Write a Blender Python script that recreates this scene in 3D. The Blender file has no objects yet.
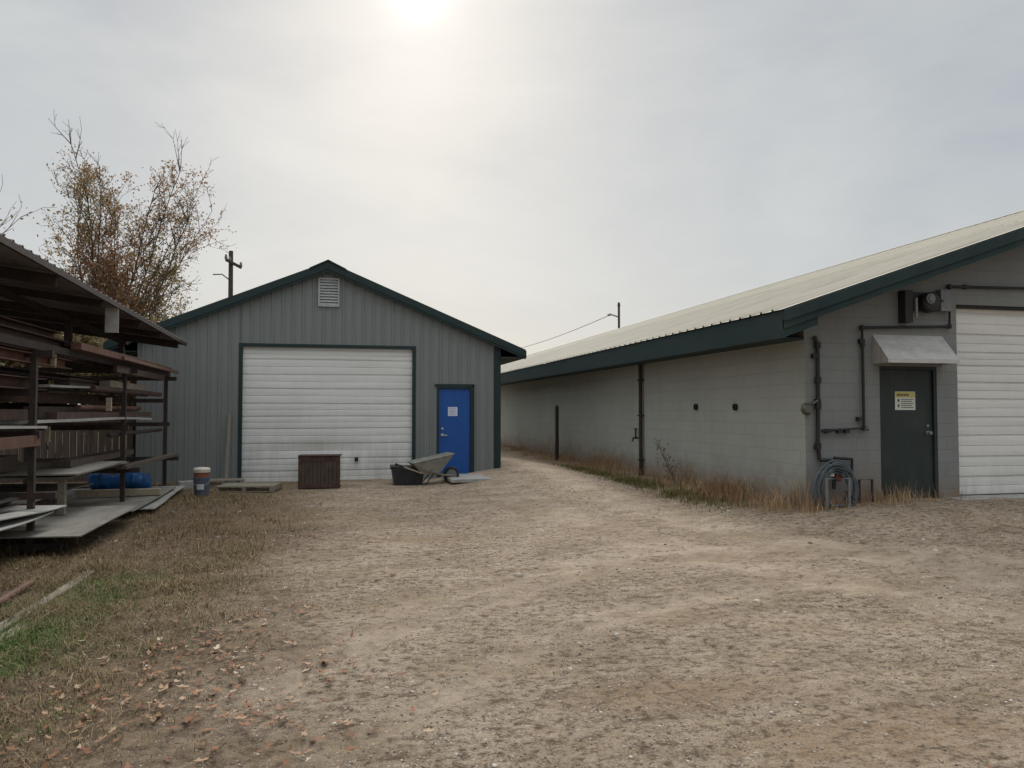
import bpy, math, random
import numpy as np
from mathutils import Vector, Matrix
R = math.radians
C = bpy.context.scene.collection
rng = random.Random(7)
npr = np.random.default_rng(11)

# ---------------------------------------------------------------- camera
scn = bpy.context.scene
CAMH, YAW, PITCH, F = 1.62, R(12.96), R(2.01), 769.0
cam_d = bpy.data.cameras.new('camera'); cam = bpy.data.objects.new('camera', cam_d); C.objects.link(cam)
cam.location = (0, 0, CAMH); cam.rotation_euler = (R(90) + PITCH, 0, -YAW)
cam_d.sensor_width = 36; cam_d.lens = 36 * F / 1024; cam_d.clip_end = 3000; cam_d.clip_start = .05
scn.camera = cam
_f = Vector((math.sin(YAW) * math.cos(PITCH), math.cos(YAW) * math.cos(PITCH), math.sin(PITCH)))
_r = Vector((math.cos(YAW), -math.sin(YAW), 0)); _u = _r.cross(_f)

def at(px, py, Y=None, X=None, Z=None):
    """survey helper: where the sight line through a photo point meets a plane of the place"""
    d = _f + _r * ((px - 512) / F) + _u * ((384 - py) / F)
    o = Vector((0, 0, CAMH))
    t = (Y / d.y) if Y is not None else (X / d.x) if X is not None else (Z - CAMH) / d.z
    return o + d * t

# ---------------------------------------------------------------- materials
def nd(nt, typ, **kw):
    n = nt.nodes.new(typ)
    for k, v in kw.items():
        if k in ('op',): n.operation = v
        else: setattr(n, k, v)
    return n

def new_mat(name):
    m = bpy.data.materials.new(name); m.use_nodes = True
    nt = m.node_tree; b = nt.nodes['Principled BSDF']
    return m, nt, b

def mixc(nt, fac, a, b, mode='MIX'):
    n = nt.nodes.new('ShaderNodeMix'); n.data_type = 'RGBA'; n.blend_type = mode
    for sock, v in ((n.inputs[0], fac), (n.inputs[6], a), (n.inputs[7], b)):
        if isinstance(v, (int, float)): sock.default_value = v
        elif isinstance(v, (tuple, list)): sock.default_value = (*v, 1) if len(v) == 3 else v
        else: nt.links.new(v, sock)
    return n.outputs[2]

def noise(nt, vec, scale, detail=4, rough=.6, dist=0):
    n = nt.nodes.new('ShaderNodeTexNoise'); n.inputs['Scale'].default_value = scale
    n.inputs['Detail'].default_value = detail; n.inputs['Roughness'].default_value = rough
    n.inputs['Distortion'].default_value = dist
    if vec is not None: nt.links.new(vec, n.inputs['Vector'])
    return n.outputs['Fac']

def ramp(nt, fac, stops):
    n = nt.nodes.new('ShaderNodeValToRGB'); e = n.color_ramp.elements
    while len(e) < len(stops): e.new(.5)
    for i, (p, c) in enumerate(stops):
        e[i].position = p
        e[i].color = (c, c, c, 1) if isinstance(c, (int, float)) else (*c, 1)
    nt.links.new(fac, n.inputs[0]); return n.outputs[0]

def mth(nt, op, a, b=None, c=None, clamp=False):
    n = nt.nodes.new('ShaderNodeMath'); n.operation = op; n.use_clamp = clamp
    for i, v in enumerate((a, b, c)):
        if v is None: continue
        if isinstance(v, (int, float)): n.inputs[i].default_value = v
        else: nt.links.new(v, n.inputs[i])
    return n.outputs[0]

def sstep(nt, v, lo, hi):
    n = nt.nodes.new('ShaderNodeMapRange'); n.interpolation_type = 'SMOOTHSTEP'
    n.inputs[1].default_value = lo; n.inputs[2].default_value = hi
    nt.links.new(v, n.inputs[0]); return n.outputs[0]

def pos(nt, scale=(1, 1, 1)):
    g = nt.nodes.new('ShaderNodeNewGeometry')
    if scale == (1, 1, 1): return g.outputs['Position']
    m = nt.nodes.new('ShaderNodeMapping'); m.inputs['Scale'].default_value = scale
    nt.links.new(g.outputs['Position'], m.inputs['Vector']); return m.outputs[0]

def bump(nt, b, h, strength=.3, dist=.01, prev=None):
    n = nt.nodes.new('ShaderNodeBump'); n.inputs['Strength'].default_value = strength
    n.inputs['Distance'].default_value = dist; nt.links.new(h, n.inputs['Height'])
    if prev: nt.links.new(prev, n.inputs['Normal'])
    nt.links.new(n.outputs[0], b.inputs['Normal']); return n.outputs[0]

def simple(name, col, rough=.7, metal=0, var=.25, vscale=6, dirt=None, dirt_amt=.3, stretch=(1, 1, 1), bmp=.15, spec=.5):
    """painted / worn surface: base colour with uneven tone, dirt and fine bump"""
    m, nt, b = new_mat(name)
    p = pos(nt, stretch)
    n1 = noise(nt, p, vscale, 5, .65)
    lo = tuple(c * (1 - var) for c in col); hi = tuple(min(1, c * (1 + var)) for c in col)
    c = mixc(nt, ramp(nt, n1, [(.3, 0), (.7, 1)]), lo, hi)
    if dirt:
        n2 = noise(nt, p, vscale * .37 + 1, 6, .7)
        c = mixc(nt, ramp(nt, n2, [(.5, 0), (.72, dirt_amt)]), c, dirt)
    nt.links.new(c, b.inputs['Base Color'])
    b.inputs['Roughness'].default_value = rough; b.inputs['Metallic'].default_value = metal
    b.inputs['Specular IOR Level'].default_value = spec
    if bmp: bump(nt, b, noise(nt, pos(nt), 45, 5, .7), bmp, .01)
    return m

def island_mat(name, stops, rough=.8, patch=None, spec=.2, transl=0):
    """many small leaves / blades / stones, each its own tone"""
    m, nt, b = new_mat(name)
    g = nt.nodes.new('ShaderNodeNewGeometry')
    c = ramp(nt, g.outputs['Random Per Island'], stops)
    if patch:
        n = ramp(nt, noise(nt, pos(nt), patch[0], 3), [(.4, 0), (.62, 1)])
        c = mixc(nt, n, c, mixc(nt, .7, c, patch[1]))
    nt.links.new(c, b.inputs['Base Color'])
    b.inputs['Roughness'].default_value = rough; b.inputs['Specular IOR Level'].default_value = spec
    if transl:
        t = nt.nodes.new('ShaderNodeBsdfTranslucent'); nt.links.new(c, t.inputs['Color'])
        mx = nt.nodes.new('ShaderNodeMixShader'); mx.inputs[0].default_value = transl
        nt.links.new(b.outputs[0], mx.inputs[1]); nt.links.new(t.outputs[0], mx.inputs[2])
        nt.links.new(mx.outputs[0], nt.nodes['Material Output'].inputs['Surface'])
    return m

M = {}
M['shed_wall'] = simple('grey ribbed steel paint', (.190, .207, .203), .55, 0, .05, 1.6, (.13, .12, .105), .12, (3, 3, .5), .03)
M['shed_trim'] = simple('dark green steel trim', (.004, .021, .022), .6, 0, .25, 3, None, 0, (1, 1, 1), .03)
M['fascia'] = simple('dark teal painted board', (.008, .027, .027), .8, 0, .22, 4, (.05, .05, .045), .35, (1, .3, 1), .15)
M['white_vent'] = simple('chalky white vent paint', (.42, .43, .43), .7, 0, .1, 8, (.2, .19, .18), .5)
M['dark_seal'] = simple('black rubber seal', (.015, .016, .016), .8)
M['blue_door'] = simple('bright blue door paint', (.001, .075, .33), .5, 0, .16, 1.6, (.008, .035, .12), .6, (4, 1, .8), .05)
M['paper'] = simple('printed notice paper', (.62, .66, .78), .8, 0, .05, 20)
M['steel'] = simple('dull stainless steel', (.45, .45, .44), .35, .9, .1, 20)
M['galv'] = simple('galvanised sheet steel', (.40, .40, .39), .5, .35, .22, 9, (.20, .17, .14), .5)
M['awning'] = simple('weathered pale awning steel', (.46, .445, .43), .6, .1, .15, 5, (.25, .22, .19), .5, (1, 3, .6), .1)
M['conc'] = simple('weathered concrete', (.35, .335, .315), .9, 0, .2, 12, (.16, .14, .12), .5, (1, 1, 1), .4)
M['teal_mat'] = simple('faded teal mat', (.10, .20, .19), .95, 0, .2, 30)
M['green_door'] = simple('dark green door paint', (.011, .021, .019), .6, 0, .15, 3, (.075, .07, .06), .35, (1, 1, .4), .05)
M['conduit'] = simple('black iron pipe', (.022, .021, .021), .6, .2, .3, 14)
M['brass'] = simple('tarnished brass', (.13, .125, .11), .45, .7, .2, 20)
M['meter'] = simple('meter grey paint', (.17, .175, .18), .6, .1, .2, 12)
M['hose'] = simple('faded blue grey rubber hose', (.085, .105, .118), .7, 0, .25, 20)
M['red_valve'] = simple('faded red valve paint', (.16, .035, .03), .6)
M['rust'] = simple('brown rusty steel', (.070, .040, .031), .85, .1, .45, 7, (.14, .060, .042), .6, (1, 1, 1), .5)
M['rust_red'] = simple('orange red rusty steel', (.14, .066, .045), .85, .1, .35, 5, (.07, .035, .028), .7, (1, 1, 1), .5)
M['rust_dark'] = simple('dark rusted post', (.035, .026, .023), .8, .1, .4, 9, (.09, .045, .03), .5, (1, 1, 1), .4)
M['sheet'] = simple('weathered grey sheet', (.21, .195, .165), .85, 0, .32, 3.2, (.11, .09, .068), .9, (1, .35, 1), .2)
M['sheet_pale'] = simple('pale zinc sheet', (.36, .35, .325), .7, .1, .22, 4, (.2, .19, .16), .6, (1, .4, 1), .2)
M['roof_dark'] = simple('dark metal roofing', (.19, .17, .165), .75, .1, .3, 2, (.085, .045, .035), .5, (1, .4, 1), .1)
M['old_wood'] = simple('grey weathered timber', (.24, .205, .16), .9, 0, .3, 5, (.10, .08, .06), .6, (6, 1, 6), .4)
M['pale_wood'] = simple('pale dry timber', (.34, .285, .21), .9, 0, .25, 5, (.2, .16, .11), .5, (6, 1, 6), .4)
M['pallet'] = simple('pallet boards', (.26, .23, .17), .9, 0, .3, 6, (.10, .09, .07), .6, (1, 6, 6), .4)
M['fence'] = simple('brown fence boards', (.10, .075, .058), .9, 0, .35, 3, (.05, .04, .035), .6, (5, 5, .5), .3)
M['crate'] = simple('dark brown cabinet', (.065, .042, .034), .8, 0, .3, 8, (.10, .08, .065), .5, (1, 1, .5), .3)
M['barrow'] = simple('dull grey barrow tray', (.25, .25, .22), .6, .15, .22, 9, (.10, .09, .07), .6)
M['black_plastic'] = simple('black plastic', (.022, .024, .028), .6, 0, .3, 10, (.08, .07, .06), .3)
M['bucket_blue'] = simple('dull blue bucket plastic', (.085, .10, .14), .6, 0, .15, 10, (.15, .13, .11), .4)
M['can_red'] = simple('rusty red can', (.24, .075, .04), .7, 0, .3, 15)
M['can_lid'] = simple('off white lid', (.60, .54, .46), .6, 0, .1, 15)
M['white_label'] = simple('white label', (.6, .6, .62), .7, 0, .05, 20)
M['tarp'] = simple('bright blue tarpaulin', (.004, .085, .27), .5, 0, .2, 7, (.03, .06, .12), .4, (1, 1, 1), .3)
M['pole'] = simple('creosoted pole', (.05, .042, .036), .9, 0, .25, 3)
M['wire'] = simple('dark overhead wire', (.03, .03, .032), .6)
M['bark'] = simple('grey brown bark', (.085, .072, .062), .9, 0, .3, 6)
M['sign_yellow'] = simple('faded yellow sign band', (.50, .44, .14), .6, 0, .12, 40)
M['sign_white'] = simple('sign white', (.58, .60, .52), .6, 0, .06, 30)
M['ink'] = simple('sign ink', (.05, .055, .04), .7, 0, .1, 30)
M['light_wood'] = simple('leaning pale lath', (.20, .185, .15), .85, 0, .2, 6, (.15, .12, .1), .5, (5, 5, 1), .2)

# painted overhead door: dirt low down and in streaks
def ohd_mat(name, col, zdirt):
    m, nt, b = new_mat(name)
    p = pos(nt); sx = nt.nodes.new('ShaderNodeSeparateXYZ'); nt.links.new(p, sx.inputs[0])
    n1 = noise(nt, pos(nt, (.35, 1, 3.2)), 2.2, 5, .65)
    c = mixc(nt, ramp(nt, n1, [(.35, 0), (.7, 1)]), tuple(x * .88 for x in col), col)
    n2 = noise(nt, pos(nt, (2.5, 1, .5)), 2.5, 6, .7)
    low = mth(nt, 'SUBTRACT', 1, sstep(nt, sx.outputs[2], .1, zdirt))
    d = mth(nt, 'MULTIPLY', ramp(nt, n2, [(.38, .15), (.68, 1)]), mth(nt, 'MULTIPLY_ADD', low, .34, .07), clamp=True)
    c = mixc(nt, d, c, (.24, .225, .20))
    nt.links.new(c, b.inputs['Base Color']); b.inputs['Roughness'].default_value = .55
    bump(nt, b, noise(nt, pos(nt, (.6, 1, 2)), 3, 3), .25, .03)
    return m
M['ohd_shed'] = ohd_mat('white roller door paint', (.80, .80, .775), 1.4)
M['ohd_block'] = ohd_mat('white sectional door paint', (.76, .745, .71), 1.0)

# painted concrete block wall
def block_mat(name, col, axis, mortar_f=.82):
    m, nt, b = new_mat(name)
    g = nt.nodes.new('ShaderNodeNewGeometry'); s = nt.nodes.new('ShaderNodeSeparateXYZ'); nt.links.new(g.outputs['Position'], s.inputs[0])
    cb = nt.nodes.new('ShaderNodeCombineXYZ')
    nt.links.new(s.outputs[axis], cb.inputs[0]); nt.links.new(s.outputs[2], cb.inputs[1])
    bt = nt.nodes.new('ShaderNodeTexBrick'); nt.links.new(cb.outputs[0], bt.inputs['Vector'])
    bt.inputs['Scale'].default_value = 1; bt.inputs['Brick Width'].default_value = .405; bt.inputs['Row Height'].default_value = .203
    bt.inputs['Mortar Size'].default_value = .006; bt.inputs['Mortar Smooth'].default_value = .6
    bt.inputs['Color1'].default_value = (*[x * .975 for x in col], 1); bt.inputs['Color2'].default_value = (*[x * 1.02 for x in col], 1)
    bt.inputs['Mortar'].default_value = (*[x * mortar_f for x in col], 1)
    n1 = noise(nt, g.outputs['Position'], .9, 6, .65)
    c = mixc(nt, ramp(nt, n1, [(.35, .0), (.75, .30)]), bt.outputs['Color'], tuple(x * .68 for x in col))
    n3 = noise(nt, pos(nt, (3, 3, .25)), 1.6, 5, .7)
    c = mixc(nt, ramp(nt, n3, [(.52, 0), (.75, .25)]), c, tuple(x * .6 for x in col))
    # splashed mud along the foot of the wall, with an uneven upper edge
    n2 = noise(nt, g.outputs['Position'], 2.4, 6, .7)
    hgt = mth(nt, 'MULTIPLY_ADD', n2, -1.3, s.outputs[2])
    sp = mth(nt, 'SUBTRACT', 1, sstep(nt, hgt, -.65, .25))
    c = mixc(nt, mth(nt, 'MULTIPLY', sp, .85), c, (.215, .145, .098))
    nt.links.new(c, b.inputs['Base Color']); b.inputs['Roughness'].default_value = .85; b.inputs['Specular IOR Level'].default_value = .25
    inv = mth(nt, 'SUBTRACT', 1, bt.outputs['Fac'])
    p = bump(nt, b, inv, .35, .012)
    bump(nt, b, noise(nt, g.outputs['Position'], 60, 4, .7), .25, .008, p)
    return m
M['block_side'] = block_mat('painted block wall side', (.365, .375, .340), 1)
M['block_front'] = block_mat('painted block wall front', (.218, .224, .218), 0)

# tan ribbed roof
m, nt, b = new_mat('tan ribbed roof steel')
n1 = noise(nt, pos(nt, (.25, 1.3, .25)), 1.2, 6, .7)
c = mixc(nt, ramp(nt, n1, [(.3, 0), (.7, 1)]), (.47, .425, .34), (.58, .53, .44))
sxr = nt.nodes.new('ShaderNodeSeparateXYZ'); nt.links.new(pos(nt), sxr.inputs[0])
c = mixc(nt, mth(nt, 'MULTIPLY', sstep(nt, sxr.outputs[0], 11.99, 12.01), .4), c, (.66, .61, .50))
n2 = noise(nt, pos(nt, (.5, 3.5, .5)), 1.1, 5, .7)
c = mixc(nt, ramp(nt, n2, [(.5, 0), (.72, .5)]), c, (.27, .24, .19))
nt.links.new(c, b.inputs['Base Color']); b.inputs['Roughness'].default_value = .6; b.inputs['Specular IOR Level'].default_value = .3
M['roof_tan'] = m

# ground: packed tan dirt and gravel, straw and soil on the left
m, nt, b = new_mat('packed dirt and gravel')
p = pos(nt); s = nt.nodes.new('ShaderNodeSeparateXYZ'); nt.links.new(p, s.inputs[0])
X, Y = s.outputs[0], s.outputs[1]
nA = noise(nt, p, .55, 5, .6, .4); nB = noise(nt, p, 2.6, 6, .7); nC = noise(nt, p, 14, 6, .75); nD = noise(nt, p, 70, 4, .8)
c = mixc(nt, ramp(nt, nA, [(.36, 0), (.64, 1)]), (.300, .236, .180), (.385, .312, .248))
c = mixc(nt, ramp(nt, nB, [(.40, 0), (.66, .8)]), c, (.235, .180, .133))
# dry pale crust in torn streaks over darker crumbly soil
nS = noise(nt, pos(nt, (1.0, 2.3, 1)), 3.4, 7, .78, .8)
c = mixc(nt, ramp(nt, nS, [(.47, 0), (.56, .9)]), c, (.520, .435, .355))
nS2 = noise(nt, pos(nt, (1.3, 1.9, 1)), 8.5, 6, .8, .6)
c = mixc(nt, ramp(nt, nS2, [(.50, 0), (.58, .7)]), c, (.52, .44, .36))
c = mixc(nt, ramp(nt, nS2, [(.39, .95), (.48, 0)]), c, (.125, .090, .064))
c = mixc(nt, ramp(nt, nC, [(.47, 0), (.60, .75)]), c, (.52, .44, .36))
c = mixc(nt, ramp(nt, nC, [(.36, .95), (.46, 0)]), c, (.125, .092, .066))
c = mixc(nt, ramp(nt, nD, [(.36, .8), (.5, 0)]), c, (.135, .108, .08))
c = mixc(nt, ramp(nt, nD, [(.56, 0), (.7, .7)]), c, (.50, .44, .37))
# wheel tracks: pale compacted bands sweeping from the foreground to the passage and to the right-hand door
def track(xc_out, w, amt, c):
    d = mth(nt, 'ABSOLUTE', xc_out)
    d = mth(nt, 'ADD', d, mth(nt, 'MULTIPLY_ADD', noise(nt, pos(nt, (1, 1, 1)), 2.2, 6, .75), 1.9, -.95))
    k = mth(nt, 'SUBTRACT', 1, sstep(nt, d, w * .3, w))
    br = ramp(nt, noise(nt, p, 5.5, 5, .75), [(.35, .15), (.6, 1)])
    return mixc(nt, mth(nt, 'MULTIPLY', mth(nt, 'MULTIPLY', k, br), amt), c, (.50, .42, .345))
y2 = mth(nt, 'MULTIPLY', Y, Y)
for off in (-1.55, -1.15, 0, .35):   # wheels swinging out of the passage towards the right
    d_ = mth(nt, 'MINIMUM', mth(nt, 'SUBTRACT', Y, 12.5), 0)
    path = mth(nt, 'MULTIPLY_ADD', mth(nt, 'MULTIPLY', d_, d_), .034, 4.75 + off)
    c = track(mth(nt, 'SUBTRACT', X, path), .34, .75, c)
for off in (0, .45, -1.4):           # wheels sweeping across the yard towards the near left
    d_ = mth(nt, 'SUBTRACT', 4.2, X)
    path = mth(nt, 'MULTIPLY_ADD', mth(nt, 'MULTIPLY', d_, d_), -.15, 7.75 + off)
    c = track(mth(nt, 'SUBTRACT', Y, path), .30, .85, c)
nO = noise(nt, pos(nt, (1, 1.6, 1)), .75, 4, .65, .3)
c = mixc(nt, mth(nt, 'MULTIPLY', ramp(nt, nO, [(.50, 0), (.66, 1)]), ramp(nt, nC, [(.40, .1), (.60, .6)])), c, (.30, .235, .135))
# broad tone changes of the packed earth: paler dry crust, browner damp soil
nL = noise(nt, pos(nt, (.8, 1.3, 1)), 1.15, 6, .7, .5)
c = mixc(nt, 1.0, c, mixc(nt, ramp(nt, nL, [(.40, 0), (.60, 1)]), (.76, .70, .63), (1.02, .965, .895)), 'MULTIPLY')
# straw / soil zone on the left
w = mth(nt, 'MULTIPLY_ADD', noise(nt, p, .8, 5, .65), 3.0, -1.5)
left = mth(nt, 'SUBTRACT', 1, sstep(nt, mth(nt, 'ADD', X, w), -1.6, .5))
soil = mixc(nt, ramp(nt, noise(nt, p, 7, 6, .75), [(.38, 0), (.62, 1)]), (.075, .050, .032), (.24, .165, .105))
soil = mixc(nt, ramp(nt, noise(nt, p, 40, 4, .8), [(.5, 0), (.65, .6)]), soil, (.28, .22, .15))
c = mixc(nt, mth(nt, 'MULTIPLY', left, .94), c, soil)
# straw coloured stains
for (sx_, sy_, rx, ry, amt) in ((-.6, 12.0, 1.6, 1.3, .5), (.9, 9.9, 1.1, .5, .45), (1.9, 4.15, .9, .32, .55), (2.7, 3.35, 1.0, .40, .6), (2.6, 5.7, .6, .35, .35), (4.6, 7.9, 1.4, .35, .3)):
    dx = mth(nt, 'DIVIDE', mth(nt, 'SUBTRACT', X, sx_), rx); dy = mth(nt, 'DIVIDE', mth(nt, 'SUBTRACT', Y, sy_), ry)
    r2 = mth(nt, 'ADD', mth(nt, 'MULTIPLY', dx, dx), mth(nt, 'MULTIPLY', dy, dy))
    k = mth(nt, 'SUBTRACT', 1, sstep(nt, mth(nt, 'ADD', r2, mth(nt, 'MULTIPLY_ADD', nB, 1.2, -.6)), .0, 1.1))
    c = mixc(nt, mth(nt, 'MULTIPLY', mth(nt, 'MULTIPLY', k, amt), ramp(nt, nC, [(.42, .15), (.58, 1)])), c, (.29, .185, .10))
far = sstep(nt, Y, 45, 90)
c = mixc(nt, far, c, (.16, .15, .09))
nt.links.new(c, b.inputs['Base Color']); b.inputs['Roughness'].default_value = .95; b.inputs['Specular IOR Level'].default_value = .12
q = bump(nt, b, nB, .6, .08); q = bump(nt, b, nS2, .7, .035, q); q = bump(nt, b, nC, .7, .03, q); bump(nt, b, nD, .8, .010, q)
M['ground'] = m

M['grass_dry'] = island_mat('dry grass blades', [(0, (.17, .105, .055)), (.3, (.34, .24, .135)), (.55, (.20, .135, .07)), (.8, (.17, .15, .06)), (1, (.52, .41, .26))], .9, (.9, (.20, .155, .085)))
M['grass_green'] = island_mat('green grass blades', [(0, (.07, .125, .03)), (.5, (.11, .18, .04)), (.75, (.17, .20, .06)), (1, (.32, .28, .14))], .8)
M['weed_rust'] = island_mat('rust coloured dry weeds', [(0, (.32, .18, .10)), (.4, (.46, .31, .18)), (.7, (.36, .28, .14)), (1, (.66, .52, .34))], .9, (1.1, (.30, .165, .09)))
M['weed_green'] = island_mat('low olive weeds', [(0, (.09, .10, .025)), (.6, (.14, .13, .045)), (1, (.21, .17, .07))], .9)
M['fallen'] = island_mat('fallen leaves', [(0, (.19, .085, .045)), (.3, (.32, .155, .08)), (.55, (.13, .075, .045)), (.8, (.36, .22, .135)), (.95, (.46, .33, .22)), (1, (.58, .48, .36))], .8)
M['stones'] = island_mat('gravel stones', [(0, (.10, .08, .065)), (.3, (.20, .165, .13)), (.6, (.38, .325, .265)), (.85, (.50, .43, .35)), (1, (.68, .63, .55))], .9)
M['leaf_rust'] = island_mat('rusty tree leaves', [(0, (.28, .10, .06)), (.4, (.36, .17, .095)), (.65, (.30, .20, .09)), (.85, (.25, .21, .09)), (1, (.42, .27, .15))], .7, (.35, (.22, .19, .08)), .3, .5)
M['leaf_olive'] = island_mat('olive brown leaves', [(0, (.14, .12, .055)), (.5, (.20, .165, .075)), (.8, (.22, .13, .07)), (1, (.30, .24, .13))], .7, None, .3, .35)

# ---------------------------------------------------------------- mesh builder
class MB:
    def __init__(s): s.v = []; s.f = []
    def add(s, vs, fs):
        o = len(s.v); s.v += [tuple(p) for p in vs]; s.f += [tuple(i + o for i in f) for f in fs]; return s
    def box(s, x0, y0, z0, x1, y1, z1):
        return s.add([(x0, y0, z0), (x1, y0, z0), (x1, y1, z0), (x0, y1, z0), (x0, y0, z1), (x1, y0, z1), (x1, y1, z1), (x0, y1, z1)],
                     [(0, 3, 2, 1), (4, 5, 6, 7), (0, 1, 5, 4), (1, 2, 6, 5), (2, 3, 7, 6), (3, 0, 4, 7)])
    def bar(s, a, b, w, h, up=(0, 0, 1)):
        a, b = Vector(a), Vector(b); d = (b - a).normalized(); u = Vector(up)
        if abs(d.dot(u)) > .98: u = Vector((0, 1, 0))
        r = d.cross(u).normalized(); u = r.cross(d)
        vs = [p + r * sx * w / 2 + u * sz * h / 2 for p in (a, b) for sx, sz in ((-1, -1), (1, -1), (1, 1), (-1, 1))]
        return s.add(vs, [(0, 1, 2, 3), (7, 6, 5, 4), (0, 4, 5, 1), (1, 5, 6, 2), (2, 6, 7, 3), (3, 7, 4, 0)])
    def tube(s, pts, r, n=8, caps=True):
        pts = [Vector(p) for p in pts]; rs = r if isinstance(r, (list, tuple)) else [r] * len(pts)
        vs, fs = [], []; ref = None
        for i, p in enumerate(pts):
            d = (pts[min(i + 1, len(pts) - 1)] - pts[max(i - 1, 0)])
            if d.length < 1e-9: d = Vector((0, 0, 1))
            d.normalize()
            if ref is None: ref = Vector((0, 0, 1)) if abs(d.z) < .9 else Vector((1, 0, 0))
            a = d.cross(ref)
            if a.length < 1e-4: a = d.cross(Vector((0, 1, 0)))
            a.normalize(); b_ = a.cross(d).normalized(); ref = b_
            for k in range(n):
                t = 2 * math.pi * k / n; vs.append(p + (a * math.cos(t) + b_ * math.sin(t)) * rs[i])
        for i in range(len(pts) - 1):
            for k in range(n):
                k2 = (k + 1) % n; fs.append((i * n + k, i * n + k2, (i + 1) * n + k2, (i + 1) * n + k))
        if caps: fs.append(tuple(range(n - 1, -1, -1))); fs.append(tuple((len(pts) - 1) * n + k for k in range(n)))
        return s.add(vs, fs)
    def lathe(s, prof, c=(0, 0, 0), n=24, axis='z'):
        vs, fs = [], []
        for r, h in prof:
            for k in range(n):
                t = 2 * math.pi * k / n; x, y = r * math.cos(t), r * math.sin(t)
                vs.append((c[0] + x, c[1] + y, c[2] + h) if axis == 'z' else (c[0] + x, c[1] - h, c[2] + y) if axis == 'y' else (c[0] + h, c[1] + x, c[2] + y))
        for i in range(len(prof) - 1):
            for k in range(n):
                k2 = (k + 1) % n; fs.append((i * n + k, i * n + k2, (i + 1) * n + k2, (i + 1) * n + k))
        fs.append(tuple(range(n - 1, -1, -1))); fs.append(tuple((len(prof) - 1) * n + k for k in range(n)))
        return s.add(vs, fs)
    def build(s, name, mat, parent=None, origin=None, smooth=False, bevel=0):
        """vertices are in world coordinates; the object's own origin is its parent's base, or `origin`"""
        if parent is not None and origin is None: origin = parent['_o']
        o_ = Vector(origin) if origin is not None else Vector((0, 0, 0))
        me = bpy.data.meshes.new(name); me.from_pydata([tuple(Vector(p) - o_) for p in s.v], [], s.f); me.update()
        if smooth:
            me.polygons.foreach_set('use_smooth', [True] * len(me.polygons))
        me.materials.append(M[mat] if isinstance(mat, str) else mat)
        ob = bpy.data.objects.new(name, me); C.objects.link(ob)
        ob['_o'] = tuple(o_)
        if parent is not None: ob.parent = parent
        else: ob.location = o_
        if bevel:
            bv = ob.modifiers.new('bevel', 'BEVEL'); bv.width = bevel; bv.segments = 2; bv.limit_method = 'ANGLE'
        return ob

def tag(o, label=None, cat=None, group=None, kind=None):
    if label: o['label'] = label
    if cat: o['category'] = cat
    if group: o['group'] = group
    if kind: o['kind'] = kind
    return o

def thing(name, loc, label, cat, group=None):
    o = bpy.data.objects.new(name, None); C.objects.link(o); o.location = loc; o['_o'] = tuple(loc)
    o.empty_display_size = .2
    return tag(o, label, cat, group)

def ss(a, b, x):
    t = np.clip((np.asarray(x, float) - a) / (b - a), 0, 1); return t * t * (3 - 2 * t)

def gz(x, y):
    x = np.asarray(x, float); y = np.asarray(y, float)
    h = .25 * ss(1.8, 4.4, x) * ss(13, 18, y) * (1 - ss(20, 27, y)) * (1 - ss(4.8, 6.5, x))
    h = h + .20 * ss(5.2, 8.6, x) * ss(2.5, 10.0, y) * (1 - ss(30, 80, x)) + .07 * ss(4, 6.6, x) * ss(6, 10, y)
    near = (1 - ss(40, 80, np.hypot(x, y)))
    h = h + near * (.014 * np.sin(x * 1.3 + .7 * y + 1) * np.sin(y * .8 - .5 * x) + .008 * np.sin(2.9 * x + 1.1 * y) * np.sin(2.3 * y - 1.7 * x + 2))
    inyard = near * (1 - ss(6.2, 6.8, x) * ss(9, 9.8, y)) * ss(-1.5, -.2, x) * ss(1.5, 3, y) * (1 - ss(17, 18, y))
    d = np.minimum(y - 12.5, 0)
    for off in (-1.55, -1.15, 0, .35):
        t = (x - (4.75 + off + .034 * d * d)) / .12; h = h + inyard * .014 * (t * t - .9) * np.exp(-t * t * .8)
    for off in (0, .45, -1.4):
        t = (y - (7.75 + off - .15 * (4.2 - x) ** 2)) / .13; h = h + inyard * .014 * (t * t - .9) * np.exp(-t * t * .8)
    return h
def gzf(x, y): return float(gz(x, y))

def vnoise(x, y, f, seed):
    """smooth value noise"""
    g = np.random.default_rng(seed); tab = g.random((256, 256)); xf, yf = x * f + 50, y * f + 50
    xi, yi = np.floor(xf).astype(int), np.floor(yf).astype(int); tx, ty = xf - xi, yf - yi; tx = tx * tx * (3 - 2 * tx); ty = ty * ty * (3 - 2 * ty)
    a = tab[xi % 256, yi % 256]; b2 = tab[(xi + 1) % 256, yi % 256]; c2 = tab[xi % 256, (yi + 1) % 256]; d2 = tab[(xi + 1) % 256, (yi + 1) % 256]
    return (a * (1 - tx) + b2 * tx) * (1 - ty) + (c2 * (1 - tx) + d2 * tx) * ty

def lumps(x, y):
    """real relief of the trodden earth near the camera"""
    near = (1 - ss(12, 17, y)) * ss(-7, -5.5, x) * (1 - ss(9, 11, x)) * ss(1.5, 2.5, y)
    k = .45 + .9 * vnoise(x, y, .6, 90)
    h = .018 * (vnoise(x, y, 2.3, 91) - .5) + k * (.014 * (vnoise(x, y, 5.1, 92) - .5) + .013 * (vnoise(x, y, 11.3, 93) - .5) + .010 * (vnoise(x, y, 19, 94) - .5))
    return h * near * .75
def gzl(x, y): return gz(x, y) + lumps(x, y)

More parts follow.
